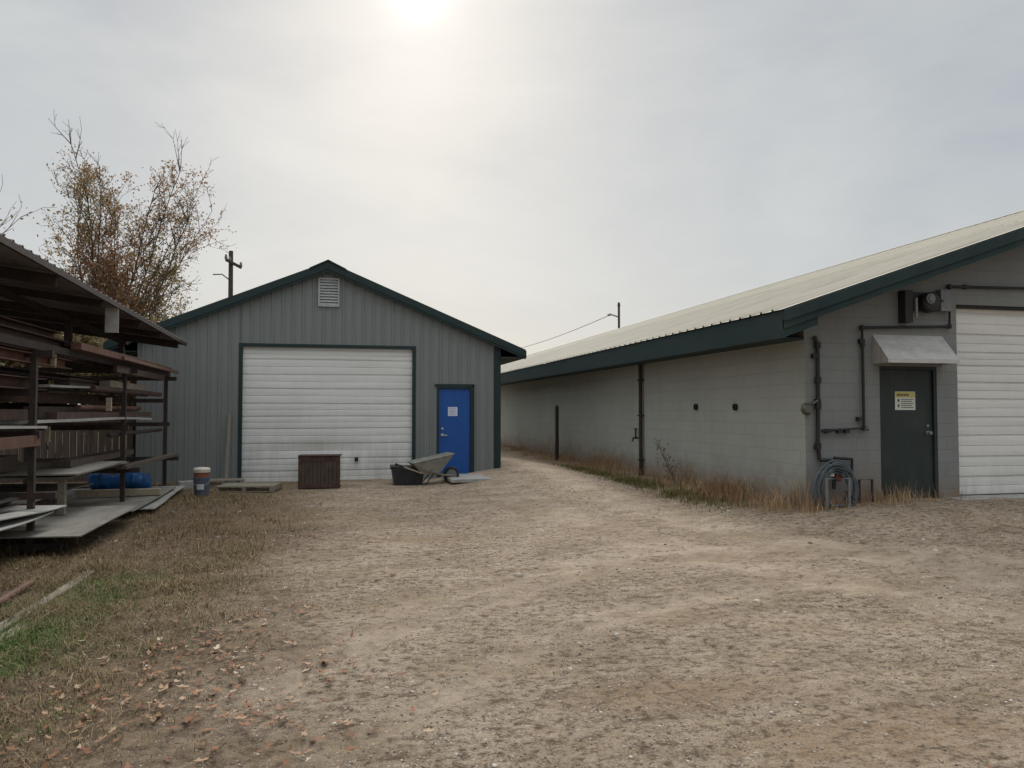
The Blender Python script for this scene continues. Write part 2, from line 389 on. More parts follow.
def grid_mesh(name, xs, ys, zf, mat):
    XX, YY = np.meshgrid(xs, ys); ZZ = zf(XX, YY)
    v = np.stack([XX, YY, ZZ], -1).reshape(-1, 3); nx = len(xs); ny = len(ys)
    i, j = np.meshgrid(np.arange(nx - 1), np.arange(ny - 1)); a = (j * nx + i).ravel()
    f = np.stack([a, a + 1, a + nx + 1, a + nx], -1)
    return np_mesh(name, v, f, mat, True)

def np_mesh(name, v, f, mat, smooth=False, parent=None, origin=(0, 0, 0)):
    k = f.shape[1]; me = bpy.data.meshes.new(name)
    v = v - np.array(origin)
    me.vertices.add(len(v)); me.vertices.foreach_set('co', v.astype(np.float32).ravel())
    me.loops.add(f.size); me.loops.foreach_set('vertex_index', f.astype(np.int32).ravel())
    me.polygons.add(len(f)); me.polygons.foreach_set('loop_start', np.arange(0, f.size, k, dtype=np.int32))
    if smooth: me.polygons.foreach_set('use_smooth', np.ones(len(f), bool))
    me.update(calc_edges=True); me.validate()
    me.materials.append(M[mat]); ob = bpy.data.objects.new(name, me); C.objects.link(ob)
    if parent is not None: ob.parent = parent
    else: ob.location = origin
    return ob

def spaced(lo, hi, step, far_lo, far_hi):
    a = list(np.arange(lo, hi + 1e-6, step)); s = step; x = lo; pre = []
    while x > far_lo: s *= 1.35; x -= s; pre.append(x)
    s = step; x = a[-1]; post = []
    while x < far_hi: s *= 1.35; x += s; post.append(x)
    return np.array(pre[::-1] + a + post)
def axis(fine_lo, fine_hi, fine, mid_lo, mid_hi, mid, lo, hi):
    a = spaced(mid_lo, mid_hi, mid, lo, hi); return np.unique(np.round(np.concatenate([a[(a < fine_lo) | (a > fine_hi)], np.arange(fine_lo, fine_hi, fine)]), 4))
tag(grid_mesh('ground', axis(-4, 7.6, .024, -12, 22, .12, -900, 900), axis(2.7, 10, .024, -1, 26, .08, -300, 1500), gzl, 'ground'), kind='structure')

# ---------------------------------------------------------------- grey steel shed
SY, SXL, SXR, SXM = 18.45, -4.28, 3.92, -.18
SEND = SY + 12.5; SLOPE = .417; RH = 5.06
shed = thing('steel_shed', (SXM, SY, 0), 'grey ribbed steel shed with white roller door, blue door and dark green gable trim', 'shed')
def roofz(x): return RH - SLOPE * abs(x - SXM)
def shed_front():
    mb = MB(); pitch = .2286
    prof = []                      # (x, depth) across the panel
    x = SXL
    while x < SXR - 1e-6:
        for dx, d in ((0, 0), (.085, 0), (.100, .022), (.130, .022), (.145, 0), (.175, 0), (.180, .006), (.195, .006), (.200, 0)):
            if x + dx < SXR: prof.append((x + dx, d))
        x += pitch
    prof.append((SXR, 0))
    opens = [(-2.1, 1.84, -.1, 3.13), (2.39, 3.25, -.1, 2.21)]
    cuts = sorted({o[0] for o in opens} | {o[1] for o in opens} | {SXM})
    for cx in cuts:
        if not any(abs(p[0] - cx) < 1e-4 for p in prof): prof.append((cx, 0))
    prof.sort()
    for (xa, da), (xb, db) in zip(prof, prof[1:]):
        xm = (xa + xb) / 2; zlo = -.25
        for o in opens:
            if o[0] < xm < o[1]: zlo = o[3]
        za, zb = roofz(xa) - .10, roofz(xb) - .10
        mb.add([(xa, SY - da, zlo), (xb, SY - db, zlo), (xb, SY - db, zb), (xa, SY - da, za)], [(0, 1, 2, 3)])
    return mb
w = shed_front()
zt = roofz(SXL) - .1
w.add([(SXL, SY, -.25), (SXL, SY, zt), (SXL, SEND, zt), (SXL, SEND, -.25)], [(0, 1, 2, 3)])
w.add([(SXR, SY, -.25), (SXR, SEND, -.25), (SXR, SEND, zt), (SXR, SY, zt)], [(0, 1, 2, 3)])
w.add([(SXL, SEND, -.25), (SXL, SEND, zt), (SXM, SEND, RH - .1), (SXR, SEND, zt), (SXR, SEND, -.25)], [(0, 1, 2, 3, 4)])
# ribs on the two long sides
for k in range(int((SEND - SY) / .2286)):
    yk = SY + .1 + k * .2286
    w.box(SXL - .022, yk, -.25, SXL + .001, yk + .045, zt - .01); w.box(SXR - .001, yk, -.25, SXR + .022, yk + .045, zt - .01)
w.build('wall', 'shed_wall', shed)
OV = .62
mb = MB()
for sgn in (-1, 1):
    xe = SXM + sgn * (4.1 + OV); ze = RH - SLOPE * (4.1 + OV)
    y0, y1 = SY - .16, SEND + .16; t = .05
    mb.add([(SXM, y0, RH), (xe, y0, ze), (xe, y1, ze), (SXM, y1, RH), (SXM, y0, RH - t), (xe, y0, ze - t), (xe, y1, ze - t), (SXM, y1, RH - t)],
           [(0, 1, 2, 3), (7, 6, 5, 4), (0, 4, 5, 1), (2, 6, 7, 3), (1, 5, 6, 2)])
    nrm = Vector((sgn * SLOPE, 0, 1)).normalized()
    k = y0 + .02
    while k < y1:
        mb.bar(Vector((SXM, k, RH)) + nrm * .012, Vector((xe, k, ze)) + nrm * .012, .05, .024); k += .23
mb.build('roof', 'shed_trim', shed)
mb = MB()
for sgn in (-1, 1):
    xe = SXM + sgn * (4.1 + OV + .01); ze = RH - SLOPE * (4.1 + OV + .01)
    for (h0, h1, yy) in ((.035, -.14, SY - .19), (-.10, -.20, SY - .172)):
        mb.add([(SXM, yy, RH + h0), (xe, yy, ze + h0), (xe, yy, ze + h1), (SXM, yy, RH + h1),
                (SXM, yy + .03, RH + h0), (xe, yy + .03, ze + h0), (xe, yy + .03, ze + h1), (SXM, yy + .03, RH + h1)],
               [(0, 1, 2, 3), (7, 6, 5, 4), (0, 4, 5, 1), (1, 5, 6, 2), (3, 2, 6, 7)])
    # soffit and eave fascia
    x0 = SXM + sgn * 4.1; zf_ = ze - .15
    mb.box(min(xe, xe + sgn * .02), SY - .18, ze - .17, max(xe, xe + sgn * .02), SEND + .15, ze + .01)
    mb.box(min(x0, xe), SY - .15, ze - .165, max(x0, xe), SEND + .15, ze - .145)
mb.build('roof_trim', 'shed_trim', shed)
mb = MB()
for sgn in (-1, 1):
    a = Vector((SXM, 0, RH + .075)); e = Vector((SXM + sgn * .42, 0, RH - SLOPE * .42 + .045))
    mb.add([(a.x, SY - .22, a.z), (e.x, SY - .22, e.z), (e.x, SEND + .16, e.z), (a.x, SEND + .16, a.z),
            (a.x, SY - .22, a.z - .03), (e.x, SY - .22, e.z - .03)], [(0, 1, 2, 3), (0, 4, 5, 1)])
mb.build('ridge_cap', 'shed_trim', shed)
mb = MB()
mb.box(SXR - .13, SY - .04, -.2, SXR + .035, SY + .12, zt - .06)
mb.build('corner_trim', 'shed_trim', shed)

def slat_door(x0, x1, z0, z1, y, pitch, seed, amp=.006, sag=0):
    """horizontal-ribbed roller curtain with slightly uneven, knocked-about slats"""
    r_ = random.Random(seed); mb = MB(); rows = []
    z = z0; pitch0 = pitch
    base = [(0, .014), (.03, .014), (.05, -.010), (.24, -.013), (.46, -.011), (.49, .001), (.53, -.010), (.74, -.013), (.94, -.010), (.965, .014), (1, .014)]
    while z < z1:
        for t, d in base[:-1]:
            if z + t * pitch < z1: rows.append((z + t * pitch, d))
        z += pitch; pitch = pitch0 * r_.choice((.72, .95, 1.0, 1.12, 1.2))
    pitch = pitch0; rows.append((z1, 0))
    nx = 28; ph = [r_.uniform(0, 6) for _ in range(6)]
    vs = []
    for (zz, d) in rows:
        for i in range(nx + 1):
            u = i / nx; xx = x0 + (x1 - x0) * u
            wob = amp * (math.sin(5 * u + ph[0] + zz * 2.3) + .6 * math.sin(13 * u + ph[1] - zz * 4.1))
            dent = sag * math.exp(-((u - .42) / .22) ** 2 - ((zz - .72) / .16) ** 2)
            vs.append((xx, y + d + wob * .5 + dent, min(z1, zz + amp * .8 * math.sin(4 * u + ph[2] + int(zz / pitch) * 1.7) * (0 if zz <= z0 or zz >= z1 else 1))))
    fs = [(j * (nx + 1) + i, j * (nx + 1) + i + 1, (j + 1) * (nx + 1) + i + 1, (j + 1) * (nx + 1) + i) for j in range(len(rows) - 1) for i in range(nx)]
    return mb.add(vs, fs)
dr = slat_door(-2.06, 1.80, -.05, 3.10, SY + .07, .292, 3, .007, .045).build('roller_door', 'ohd_shed', shed)
mb = MB(); mb.box(-.62, SY + .012, .42, -.50, SY + .05, .46); mb.build('latch', 'dark_seal', dr)
mb = MB(); mb.box(.46, SY + .005, .44, .54, SY + .05, .53); mb.build('lock', 'dark_seal', dr)
mb = MB()
mb.box(-2.14, SY - .03, -.1, -2.06, SY + .13, 3.10); mb.box(1.80, SY - .03, -.1, 1.88, SY + .13, 3.10); mb.box(-2.14, SY - .03, 3.10, 1.88, SY + .13, 3.17)
mb.build('door_frame', 'shed_trim', shed)
# blue door
mb = MB(); mb.box(2.44, SY + .015, .10, 3.20, SY + .06, 2.16)
bd = mb.build('door', 'blue_door', shed, bevel=.004)
bd['label'] = 'bright blue steel door'
mb = MB(); mb.box(2.39, SY - .032, -.05, 2.436, SY + .07, 2.165); mb.box(3.204, SY - .032, -.05, 3.25, SY + .07, 2.165); mb.box(2.39, SY - .032, 2.165, 3.25, SY + .07, 2.21)
mb.build('door_frame', 'shed_trim', shed)
mb = MB(); mb.box(3.252, SY - .036, 0, 3.30, SY - .003, 2.25); mb.box(2.34, SY - .036, 2.212, 3.30, SY - .003, 2.27)
mb.build('door_flashing', 'shed_trim', shed)
a = at(448, 407, Y=SY); c_ = at(457.5, 416, Y=SY)
mb = MB(); mb.box(a.x, SY + .009, c_.z, c_.x, SY + .0145, a.z); sg = mb.build('notice', 'paper', bd); sg['label'] = 'small pale blue notice'
mb = MB()
for k in range(5):
    mb.box(a.x + .03, SY + .0065, a.z - .045 - k * .034, c_.x - (.03 + .05 * (k % 2)), SY + .0088, a.z - .036 - k * .034)
mb.build('printed_lines', simple('notice print', (.25, .32, .5), .8), bd)
h_ = at(441.5, 435, Y=SY)
mb = MB(); mb.lathe([(.036, 0), (.036, .012), (.015, .014), (.013, .06), (.013, .07)], (h_.x + .02, SY + .0145, h_.z), 14, 'y')
mb.bar((h_.x + .02, SY - .05, h_.z), (h_.x + .13, SY - .05, h_.z - .005), .02, .022)
mb.build('door_handle', 'steel', bd)
mb = MB(); mb.lathe([(.03, 0), (.03, .015), (.016, .018), (.016, .03)], (h_.x + .02, SY + .0145, h_.z + .15), 14, 'y'); mb.build('deadbolt', 'steel', bd)
# louvred gable vent
mb = MB(); x0, x1, z0, z1 = -.40, .08, 4.06, 4.73
mb.box(x0, SY - .05, z0, x0 + .035, SY, z1); mb.box(x1 - .035, SY - .05, z0, x1, SY, z1); mb.box(x0 + .035, SY - .05, z1 - .035, x1 - .035, SY, z1); mb.box(x0 + .035, SY - .05, z0, x1 - .035, SY, z0 + .035)
for k in range(9):
    zc = z0 + .07 + k * .066
    mb.add([(x0 + .035, SY - .045, zc - .028), (x1 - .035, SY - .045, zc - .028), (x1 - .035, SY - .008, zc + .022), (x0 + .035, SY - .008, zc + .022),
            (x0 + .035, SY - .045, zc - .022), (x1 - .035, SY - .045, zc - .022), (x1 - .035, SY - .008, zc + .028), (x0 + .035, SY - .008, zc + .028)],
           [(0, 1, 5, 4), (4, 5, 6, 7), (0, 3, 2, 1)])
mb.build('gable_vent', 'white_vent', shed)

# ---------------------------------------------------------------- long block building
BX, BY, BEND = 6.83, 10.2, 66.0
EX, EZ = 6.15, 3.015                      # eave line
BRX, BS = 16.4, .335                     # ridge and slope
def bz(x): return EZ + BS * (min(x, 2 * BRX - x) - EX)
BX2 = 2 * BRX - BX
blk = thing('block_building', (BX, BY, 0), 'long painted concrete block building with tan ribbed roof and dark green fascia', 'building')
D0, D1, DZ0, DZ1 = 8.12, 9.15, .25, 2.31       # green door
G0, G1, GZ0, GZ1 = 9.53, 13.2, .29, 3.30       # overhead door
WB = -.2
mb = MB()
def fw(x0, x1, z0):
    ta, tb = bz(x0) - .06, bz(x1) - .06
    mb.add([(x0, BY, z0), (x1, BY, z0), (x1, BY, tb), (x0, BY, ta)], [(0, 1, 2, 3)])
for x0, x1, z0 in ((BX, D0, WB), (D0, D1, DZ1), (D1, G0, WB), (G0, G1, GZ1), (G1, BRX, WB), (BRX, BX2, WB)): fw(x0, x1, z0)
for xx, zz, s_ in ((D0, DZ1, 1), (D1, DZ1, -1), (G0, GZ1, 1), (G1, GZ1, -1)):
    q = [(xx, BY, WB), (xx, BY, zz), (xx, BY + .2, zz), (xx, BY + .2, WB)]
    mb.add(q, [(0, 1, 2, 3) if s_ > 0 else (3, 2, 1, 0)])
mb.add([(D0, BY, DZ1), (D1, BY, DZ1), (D1, BY + .2, DZ1), (D0, BY + .2, DZ1)], [(3, 2, 1, 0)])
mb.add([(G0, BY, GZ1), (G1, BY, GZ1), (G1, BY + .2, GZ1), (G0, BY + .2, GZ1)], [(3, 2, 1, 0)])
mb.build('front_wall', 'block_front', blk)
mb = MB(); zt2 = bz(BX) - .06
mb.add([(BX, BY, WB), (BX, BY, zt2), (BX, BEND, zt2), (BX, BEND, WB)], [(0, 1, 2, 3)])
mb.add([(BX2, BY, WB), (BX2, BEND, WB), (BX2, BEND, zt2), (BX2, BY, zt2)], [(0, 1, 2, 3)])
mb.add([(BX, BEND, WB), (BX, BEND, zt2), (BRX, BEND, bz(BRX) - .06), (BX2, BEND, zt2), (BX2, BEND, WB)], [(0, 1, 2, 3, 4)])
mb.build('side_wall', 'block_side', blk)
# roof with ribs across the slope
FY = 9.66
mb = MB()
ys = []; y = FY; lap = 12.0
prof = ((0, 0), (.20, 0), (.22, .03), (.25, .03), (.27, 0))
while y < BEND + .3:
    for dy, dh in prof: ys.append((y + dy, dh))
    y += .305
for (xa, xb, up) in ((EX - .03, lap, .0), (lap, BRX, .004)):
    vs = []
    for yy, dh in ys:
        vs += [(xa, yy, bz(xa) + .045 + dh + up), (xb, yy, bz(xb) + .045 + dh + up)]
    mb.add(vs, [(2 * i, 2 * i + 1, 2 * i + 3, 2 * i + 2) for i in range(len(ys) - 1)])
yE = ys[-1][0]
xr = 2 * BRX - EX
mb.add([(BRX, FY, bz(BRX) + .06), (xr, FY, EZ + .06), (xr, yE, EZ + .06), (BRX, yE, bz(BRX) + .06)], [(0, 1, 2, 3)])
for sgn in (-1, 1):
    mb.add([(BRX, FY - .02, bz(BRX) + .09), (BRX + sgn * .3, FY - .02, bz(BRX) + .09 - .3 * BS), (BRX + sgn * .3, yE, bz(BRX) + .09 - .3 * BS), (BRX, yE, bz(BRX) + .09)], [(0, 1, 2, 3) if sgn > 0 else (3, 2, 1, 0)])
mb.build('roof', 'roof_tan', blk)
# soffit, eave fascia, rake boards
mb = MB()
mb.box(EX, FY, EZ - .36, EX + .045, yE, EZ + .025)                       # eave fascia
mb.box(EX + .045, BY, EZ - .33, BX, yE, EZ - .30)                        # soffit over the side wall
mb.box(xr - .045, FY, EZ - .36, xr, yE, EZ + .025)
# slanted boards of the gable overhang
for (xa, xb) in ((EX, BRX), (xr, BRX)):
    za, zb = EZ, bz(BRX)
    for (yy, h0, h1) in ((FY - .045, .03, -.13), (FY - .02, -.11, -.235)):
        mb.add([(xa, yy, za + h0), (xb, yy, zb + h0), (xb, yy, zb + h1), (xa, yy, za + h1),
                (xa, yy + .042, za + h0), (xb, yy + .042, zb + h0), (xb, yy + .042, zb + h1), (xa, yy + .042, za + h1)],
               [(0, 3, 2, 1), (4, 5, 6, 7), (0, 1, 5, 4), (3, 7, 6, 2), (0, 4, 7, 3), (1, 2, 6, 5)])
    mb.add([(xa, FY, za - .13), (xb, FY, zb - .13), (xb, BY, zb - .13), (xa, BY, za - .13)], [(0, 1, 2, 3), ])
ra, rb, xr_ = EZ - .345, EZ - .165, 6.70
mb.add([(EX + .045, FY + .006, ra), (xr_, FY + .006, rb), (xr_, FY + .006, bz(xr_) - .12), (EX + .045, FY + .006, bz(EX) - .06),
        (EX + .045, BY - .002, ra), (xr_, BY - .002, rb), (xr_, BY - .002, bz(xr_) - .12)], [(0, 1, 2, 3), (0, 4, 5, 1), (1, 5, 6, 2)])
mb.build('fascia', 'fascia', blk)
gd = slat_door(G0 + .02, G1 - .02, GZ0, GZ1 - .0, BY + .12, .285, 9, .004).build('overhead_door', 'ohd_block', blk)
mb = MB(); mb.box(G0, BY + .02, GZ1 - .05, G1, BY + .10, GZ1 - .002); mb.build('door_seal', 'dark_seal', blk)
mb = MB(); mb.box(G0 - .3, BY - .35, .05, G1 + .3, BY + .3, GZ0 - .01); mb.build('door_sill', 'conc', blk, bevel=.01)
# green man door
mb = MB(); mb.box(D0 + .05, BY + .05, DZ0, D1 - .05, BY + .095, DZ1 - .05)
gdr = mb.build('door', 'green_door', blk, bevel=.004); gdr['label'] = 'dark green steel door under the awning'
mb = MB(); mb.box(D0 + .002, BY + .012, .1, D0 + .048, BY + .12, DZ1 - .002); mb.box(D1 - .048, BY + .012, .1, D1 - .002, BY + .12, DZ1 - .002); mb.box(D0 + .048, BY + .012, DZ1 - .048, D1 - .048, BY + .12, DZ1 - .002)
mb.build('door_frame', 'green_door', blk)
mb = MB(); mb.box(D0 - .05, BY - .12, .05, D1 + .05, BY + .12, DZ0 - .005); mb.build('threshold', 'conc', blk, bevel=.01)
a = at(894.5, 391.5, Y=BY + .05); c_ = at(915, 410, Y=BY + .05)
mb = MB(); mb.box(a.x, BY + .041, c_.z, c_.x, BY + .047, a.z)
wsg = mb.build('warning_sign', 'sign_white', gdr)
wx, wz = c_.x - a.x, a.z - c_.z
mb = MB(); mb.box(a.x + .006, BY + .0385, a.z - wz * .32, c_.x - .006, BY + .0412, a.z - .006)
o = mb.build('sign_band', 'sign_yellow', gdr)
mb = MB()
xx = a.x + .03
for k, wd in enumerate((.018, .026, .022, .012, .024, .02, .022)):   # worn capitals in the header band, too faded to read
    mb.box(xx, BY + .0368, a.z - wz * .25, xx + wd, BY + .0384, a.z - wz * (.10 if k % 2 else .13)); xx += wd + .011
for k in range(2): mb.box(a.x + .045, BY + .0385, a.z - wz * (.56 + .29 * k), a.x + .075, BY + .0408, a.z - wz * (.40 + .29 * k))
for k in range(5):
    mb.box(a.x + .105, BY + .0385, a.z - wz * (.455 + .105 * k), c_.x - .035 - .03 * (k % 2), BY + .0408, a.z - wz * (.42 + .105 * k))
mb.build('sign_marks', 'ink', gdr)
h_ = at(930.5, 433, Y=BY)
mb = MB(); mb.lathe([(.035, 0), (.035, .01), (.014, .015), (.014, .045), (.03, .05), (.033, .07), (.022, .085)], (h_.x - .01, BY + .05, h_.z), 16, 'y')
mb.build('door_handle', 'meter', gdr)
mb = MB(); mb.lathe([(.024, 0), (.024, .012), (.012, .014)], (h_.x - .01, BY + .05, h_.z + .11), 14, 'y'); mb.build('deadbolt', 'meter', gdr)
# awning
AX0, AX1, AZ0, AZ1, AD = 8.0, 9.26, 2.37, 2.79, .34
mb = MB(); t = .012
mb.add([(AX0, BY - .002, AZ1), (AX1, BY - .002, AZ1), (AX1, BY - AD, AZ0 + .03), (AX0, BY - AD, AZ0 + .03),
        (AX0, BY - .002, AZ1 - t), (AX1, BY - .002, AZ1 - t), (AX1, BY - AD, AZ0 + .03 - t), (AX0, BY - AD, AZ0 + .03 - t)],
       [(3, 2, 1, 0), (4, 5, 6, 7), (0, 1, 5, 4)])
mb.box(AX0, BY - AD - .006, AZ0 - .03, AX1, BY - AD, AZ0 + .032)
mb.box(AX0, BY - AD, AZ0 - .03, AX0 + .03, BY, AZ0 - .018); mb.box(AX1 - .03, BY - AD, AZ0 - .03, AX1, BY, AZ0 - .018)
for xx in (AX0, AX1 - .006):
    mb.add([(xx, BY - .002, AZ0 - .02), (xx, BY - .002, AZ1 - .01), (xx, BY - AD, AZ0 + .02), (xx, BY - AD, AZ0 - .02),
            (xx + .006, BY - .002, AZ0 - .02), (xx + .006, BY - .002, AZ1 - .01), (xx + .006, BY - AD, AZ0 + .02), (xx + .006, BY - AD, AZ0 - .02)],
           [(0, 1, 2, 3), (7, 6, 5, 4)])
mb.build('awning', 'awning', blk)
# conduits and pipe work on the front wall
def W(px, py, off=.05): p = at(px, py, Y=BY - off); return Vector((p.x, BY - off, p.z))
def pipe_run(name, pts, r, mat='conduit', off=.05, joints=True, parent=blk):
    P = [W(px, py, off) for px, py in pts]; mb = MB(); mb.tube(P, r, 8)
    if joints:
        for q in P[1:-1]: mb.lathe([(r * 1.6, -r * 1.5), (r * 1.6, r * 1.5)], q, 8)
    return mb.build(name, mat, parent, smooth=False)
pipe_run('riser_pipe', [(814.5, 336), (817.5, 345), (818, 380), (818, 406), (818, 446), (819.5, 460)], .030)
pipe_run('conduit', [(1060, 289), (949.5, 286.5), (949.5, 326.5), (862, 327.5), (862.5, 345), (864, 428), (822, 431)], .022)
for px, py in ((815, 356), (862, 341), (818, 447), (860, 419), (966, 286.8), (818, 401), (828, 431), (840, 431), (847, 431)):
    q = W(px, py); mb = MB(); mb.box(q.x - .04, BY - .07, q.z - .03, q.x + .04, BY - .002, q.z + .03); mb.build('pipe_bracket', 'conduit', blk)
mb = MB(); q = W(808, 409, .08); mb.lathe([(.075, 0), (.09, .02), (.09, .05), (.06, .09)], (q.x, BY - .01, q.z), 16, 'y'); q = W(812, 404, .06)
mb.tube([q, q + Vector((.09, 0, .05))], .02, 8)
mb.build('gas_regulator', 'brass', blk, smooth=False)
mb = MB(); q = W(866, 429, .07); mb.lathe([(.03, -.03), (.03, .03)], q, 10, 'x'); mb.tube([q, q + Vector((-.05, -.02, -.03))], .012, 6)
mb.build('pipe_fitting', 'brass', blk)
# exterior blower unit above the awning
un = MB(); a = W(900, 291); c_ = W(908, 323); un.box(a.x, BY - .16, c_.z, c_.x, BY - .002, a.z)
a = W(908, 292); c_ = W(936, 318)
un.box(a.x, BY - .07, c_.z + .10, c_.x, BY - .002, a.z)
ce = W(927, 303, .1); un.lathe([(.14, 0), (.155, .03), (.155, .15), (.13, .18), (.06, .19)], (ce.x, BY - .05, ce.z), 20, 'y')
un.build('blower_unit', 'conduit', blk)
mb = MB(); ce2 = W(928.5, 299, .2)
mb.lathe([(.075, 0), (.08, .02), (.055, .03), (.05, .05)], (ce2.x, BY - .235, ce2.z), 18, 'y')
a = W(909, 299); c_ = W(911.5, 319); mb.box(a.x, BY - .19, c_.z, c_.x, BY - .165, a.z)
mb.build('motor', 'meter', blk)
mb = MB(); a = W(937, 290); c_ = W(948, 312); mb.box(a.x, BY - .13, c_.z, c_.x, BY - .002, a.z)
jb = mb.build('junction_box', 'meter', blk, bevel=.006)
mb = MB(); q = W(942, 301, .13); mb.lathe([(.022, 0), (.022, .012)], (q.x, BY - .13, q.z), 12, 'y'); mb.build('box_knob', 'conduit', jb)

# side wall pieces: downspout, tap, two small wall vents
def S(px, py, off=.06): p = at(px, py, X=BX - off); return Vector((BX - off, p.y, p.z))
q = S(641, 420); yD = q.y
mb = MB(); mb.tube([(BX - .07, yD, EZ - .34), (BX - .07, yD, 1.2), (BX - .07, yD, .10)], .045, 8)
for zz in (.5, 1.5, 2.3): mb.box(BX - .13, yD - .06, zz, BX - .001, yD + .06, zz + .03)
mb.build('downspout', 'rust_dark', blk)
q = S(636.5, 438); mb = MB(); mb.tube([(BX - .02, q.y, q.z), (BX - .14, q.y, q.z), (BX - .16, q.y, q.z - .08)], .022, 8); mb.tube([(BX - .08, q.y, q.z), (BX - .08, q.y, q.z + .2)], .02, 6)
mb.lathe([(.05, .2), (.05, .22)], (BX - .08, q.y, q.z), 10)
mb.build('wall_tap', 'conduit', blk)
for px in (697, 736.5):
    q = S(px, 407, .0); mb = MB()
    mb.lathe([(.05, 0), (.05, .05), (.035, .055), (.035, .02)], (0, 0, 0), 12, 'x')
    mb.v = [(BX + .001 - v[0] * 1.1, q.y + v[1], q.z + v[2] * 1.2) for v in mb.v]
    mb.build('wall_vent', 'dark_seal', blk)
# electric mast on the ridge and its wire
q = at(619, 331, Y=44.0); top = at(619, 306.5, Y=44.0)
mast = thing('service_mast', (q.x, 44.0, bz(q.x)), 'thin electric service mast standing on the tan roof near its ridge', 'mast')
mb = MB(); mb.tube([(q.x, 44, bz(q.x)), (q.x, 44, top.z)], .075, 8); mb.lathe([(.07, 0), (.10, .1), (.06, .3)], (q.x, 44, top.z - .05), 8)
mb.build('pole', 'pole', mast)
arm = at(611, 314.5, Y=44); mb = MB(); mb.tube([(q.x, 44, top.z - .65), (arm.x, 44, arm.z)], .045, 6); mb.tube([(arm.x, 44, arm.z), (arm.x - .2, 44, arm.z - .05)], .08, 6)
mb.build('arm', 'meter', mast)
far = at(515, 345.5, Y=75); far2 = far + (far - Vector((arm.x, 44, arm.z))) * .28 + Vector((0, 0, -.2))
P = []
for i in range(25):
    t = i / 24; p_ = Vector((arm.x, 44, arm.z)).lerp(far2, t); p_.z -= .55 * 4 * t * (1 - t) * .6; P.append(p_)
mb = MB(); mb.tube(P, .02, 5)
tag(mb.build('overhead_wire', 'wire', None, P[0]), 'single overhead wire sagging from the roof mast towards the shed', 'wire')
pl = thing('utility_pole', (far2.x, far2.y, 0), 'wooden pole behind the grey shed that holds the far end of the wire', 'pole')
mb = MB(); mb.tube([(far2.x, far2.y, 0), (far2.x, far2.y, far2.z + .15)], [.14, .1], 8); mb.build('pole', 'pole', pl)

# utility pole with crossarm behind the shed
b0 = at(231, 300, Y=46); tp = at(231, 251, Y=46)
up_ = thing('utility_pole', (b0.x, 46, 0), 'dark wooden utility pole with tilted crossarm beside the bare tree above shed roof', 'pole')
mb = MB(); mb.tube([(b0.x, 46, 0), (tp.x, 46, tp.z)], [.17, .12], 8); mb.build('pole', 'pole', up_)
a1 = at(225.5, 259, Y=45.4); a2 = at(242.5, 269.5, Y=46.9)
mb = MB(); mb.bar((a1.x, 45.6, a1.z), (a2.x, 46.3, a2.z), .12, .14); mb.build('crossarm', 'pole', up_)
for t in (0, .25, .97):
    p_ = Vector((a1.x, 45.6, a1.z)).lerp(Vector((a2.x, 46.3, a2.z)), t); mb = MB(); mb.lathe([(.05, 0), (.09, .1), (.05, .3)], p_, 6); mb.build('insulator', 'meter', up_)
a1 = at(213, 274.5, Y=45.6); a2 = at(231, 281, Y=46)
mb = MB(); mb.tube([(a2.x, 46, a2.z), ((a1.x + a2.x) / 2, 45.8, (a1.z + a2.z) / 2 + .2), (a1.x, 45.6, a1.z)], .035, 5)
mb.build('brace', 'pole', up_)

# steel post by the side wall
q = at(557, 461, X=BX - .35)
mb = MB(); mb.tube([(q.x, q.y, -.2), (q.x, q.y, 1.75), (q.x, q.y, 1.79)], [.055, .055, .03], 10)
tag(mb.build('bollard', 'rust_dark', None, (q.x, q.y, 0)), 'thin dark steel post standing by the far block wall', 'post')

# ---------------------------------------------------------------- hose and pipes by the corner
hp = thing('hose_coil', (7.45, BY - .25, 0), 'coiled blue grey hose hung over a low pipe stand at building corner', 'hose')
ctr = at(836, 487, Y=BY - .25); mb = MB(); pts = []
for i in range(8 * 26):
    t = i / 26 * 2 * math.pi; k = i / 26
    rx = .36 - .018 * k + .03 * math.sin(k * 2.1); rz_ = .40 - .018 * k + .03 * math.sin(k * 3.3)
    pts.append((ctr.x + math.cos(t) * rx + .02 * math.sin(k * 5), BY - .25 + .05 * math.sin(k * 1.9) + .04 * math.cos(t + k), max(gzf(7.4, BY - .2) + .02, ctr.z - .03 + math.sin(t) * rz_)))
mb.tube(pts, .0125, 6); mb.build('hose', 'hose', hp, smooth=True)
mb = MB(); e = pts[-1]; mb.tube([e, (e[0] + .1, e[1] - .05, e[2] - .1), (ctr.x + .1, BY - .33, ctr.z - .05), (ctr.x + .25, BY - .3, gzf(7.6, 9.9) + .02)], .0125, 6); mb.build('hose_end', 'hose', hp, smooth=True)
ps = thing('pipe_stand', (ctr.x, BY - .36, 0), 'low galvanised pipe stand with red valve inside the hose coil', 'pipe stand')
a = at(827, 508, Y=BY - .36); c_ = at(849, 478.5, Y=BY - .36)
mb = MB(); mb.tube([(a.x, BY - .36, 0), (a.x, BY - .36, c_.z), (c_.x, BY - .36, c_.z), (c_.x, BY - .36, 0)], .022, 8)
mb.build('frame', 'meter', ps)
q = at(834, 469, Y=BY - .1)
mb = MB(); mb.tube([W(819.5, 460), (W(828, 460).x, BY - .1, W(828, 460).z), (q.x, BY - .1, q.z), (q.x - .02, BY - .12, q.z - .3)], .03, 8); mb.lathe([(.07, 0), (.085, .04), (.06, .08)], (q.x + .06, BY - .1, q.z), 14, 'y')
mb.tube([W(834, 458), W(852, 459), W(852, 475)], .022, 8)
mb.build('valve_body', 'conduit', ps)
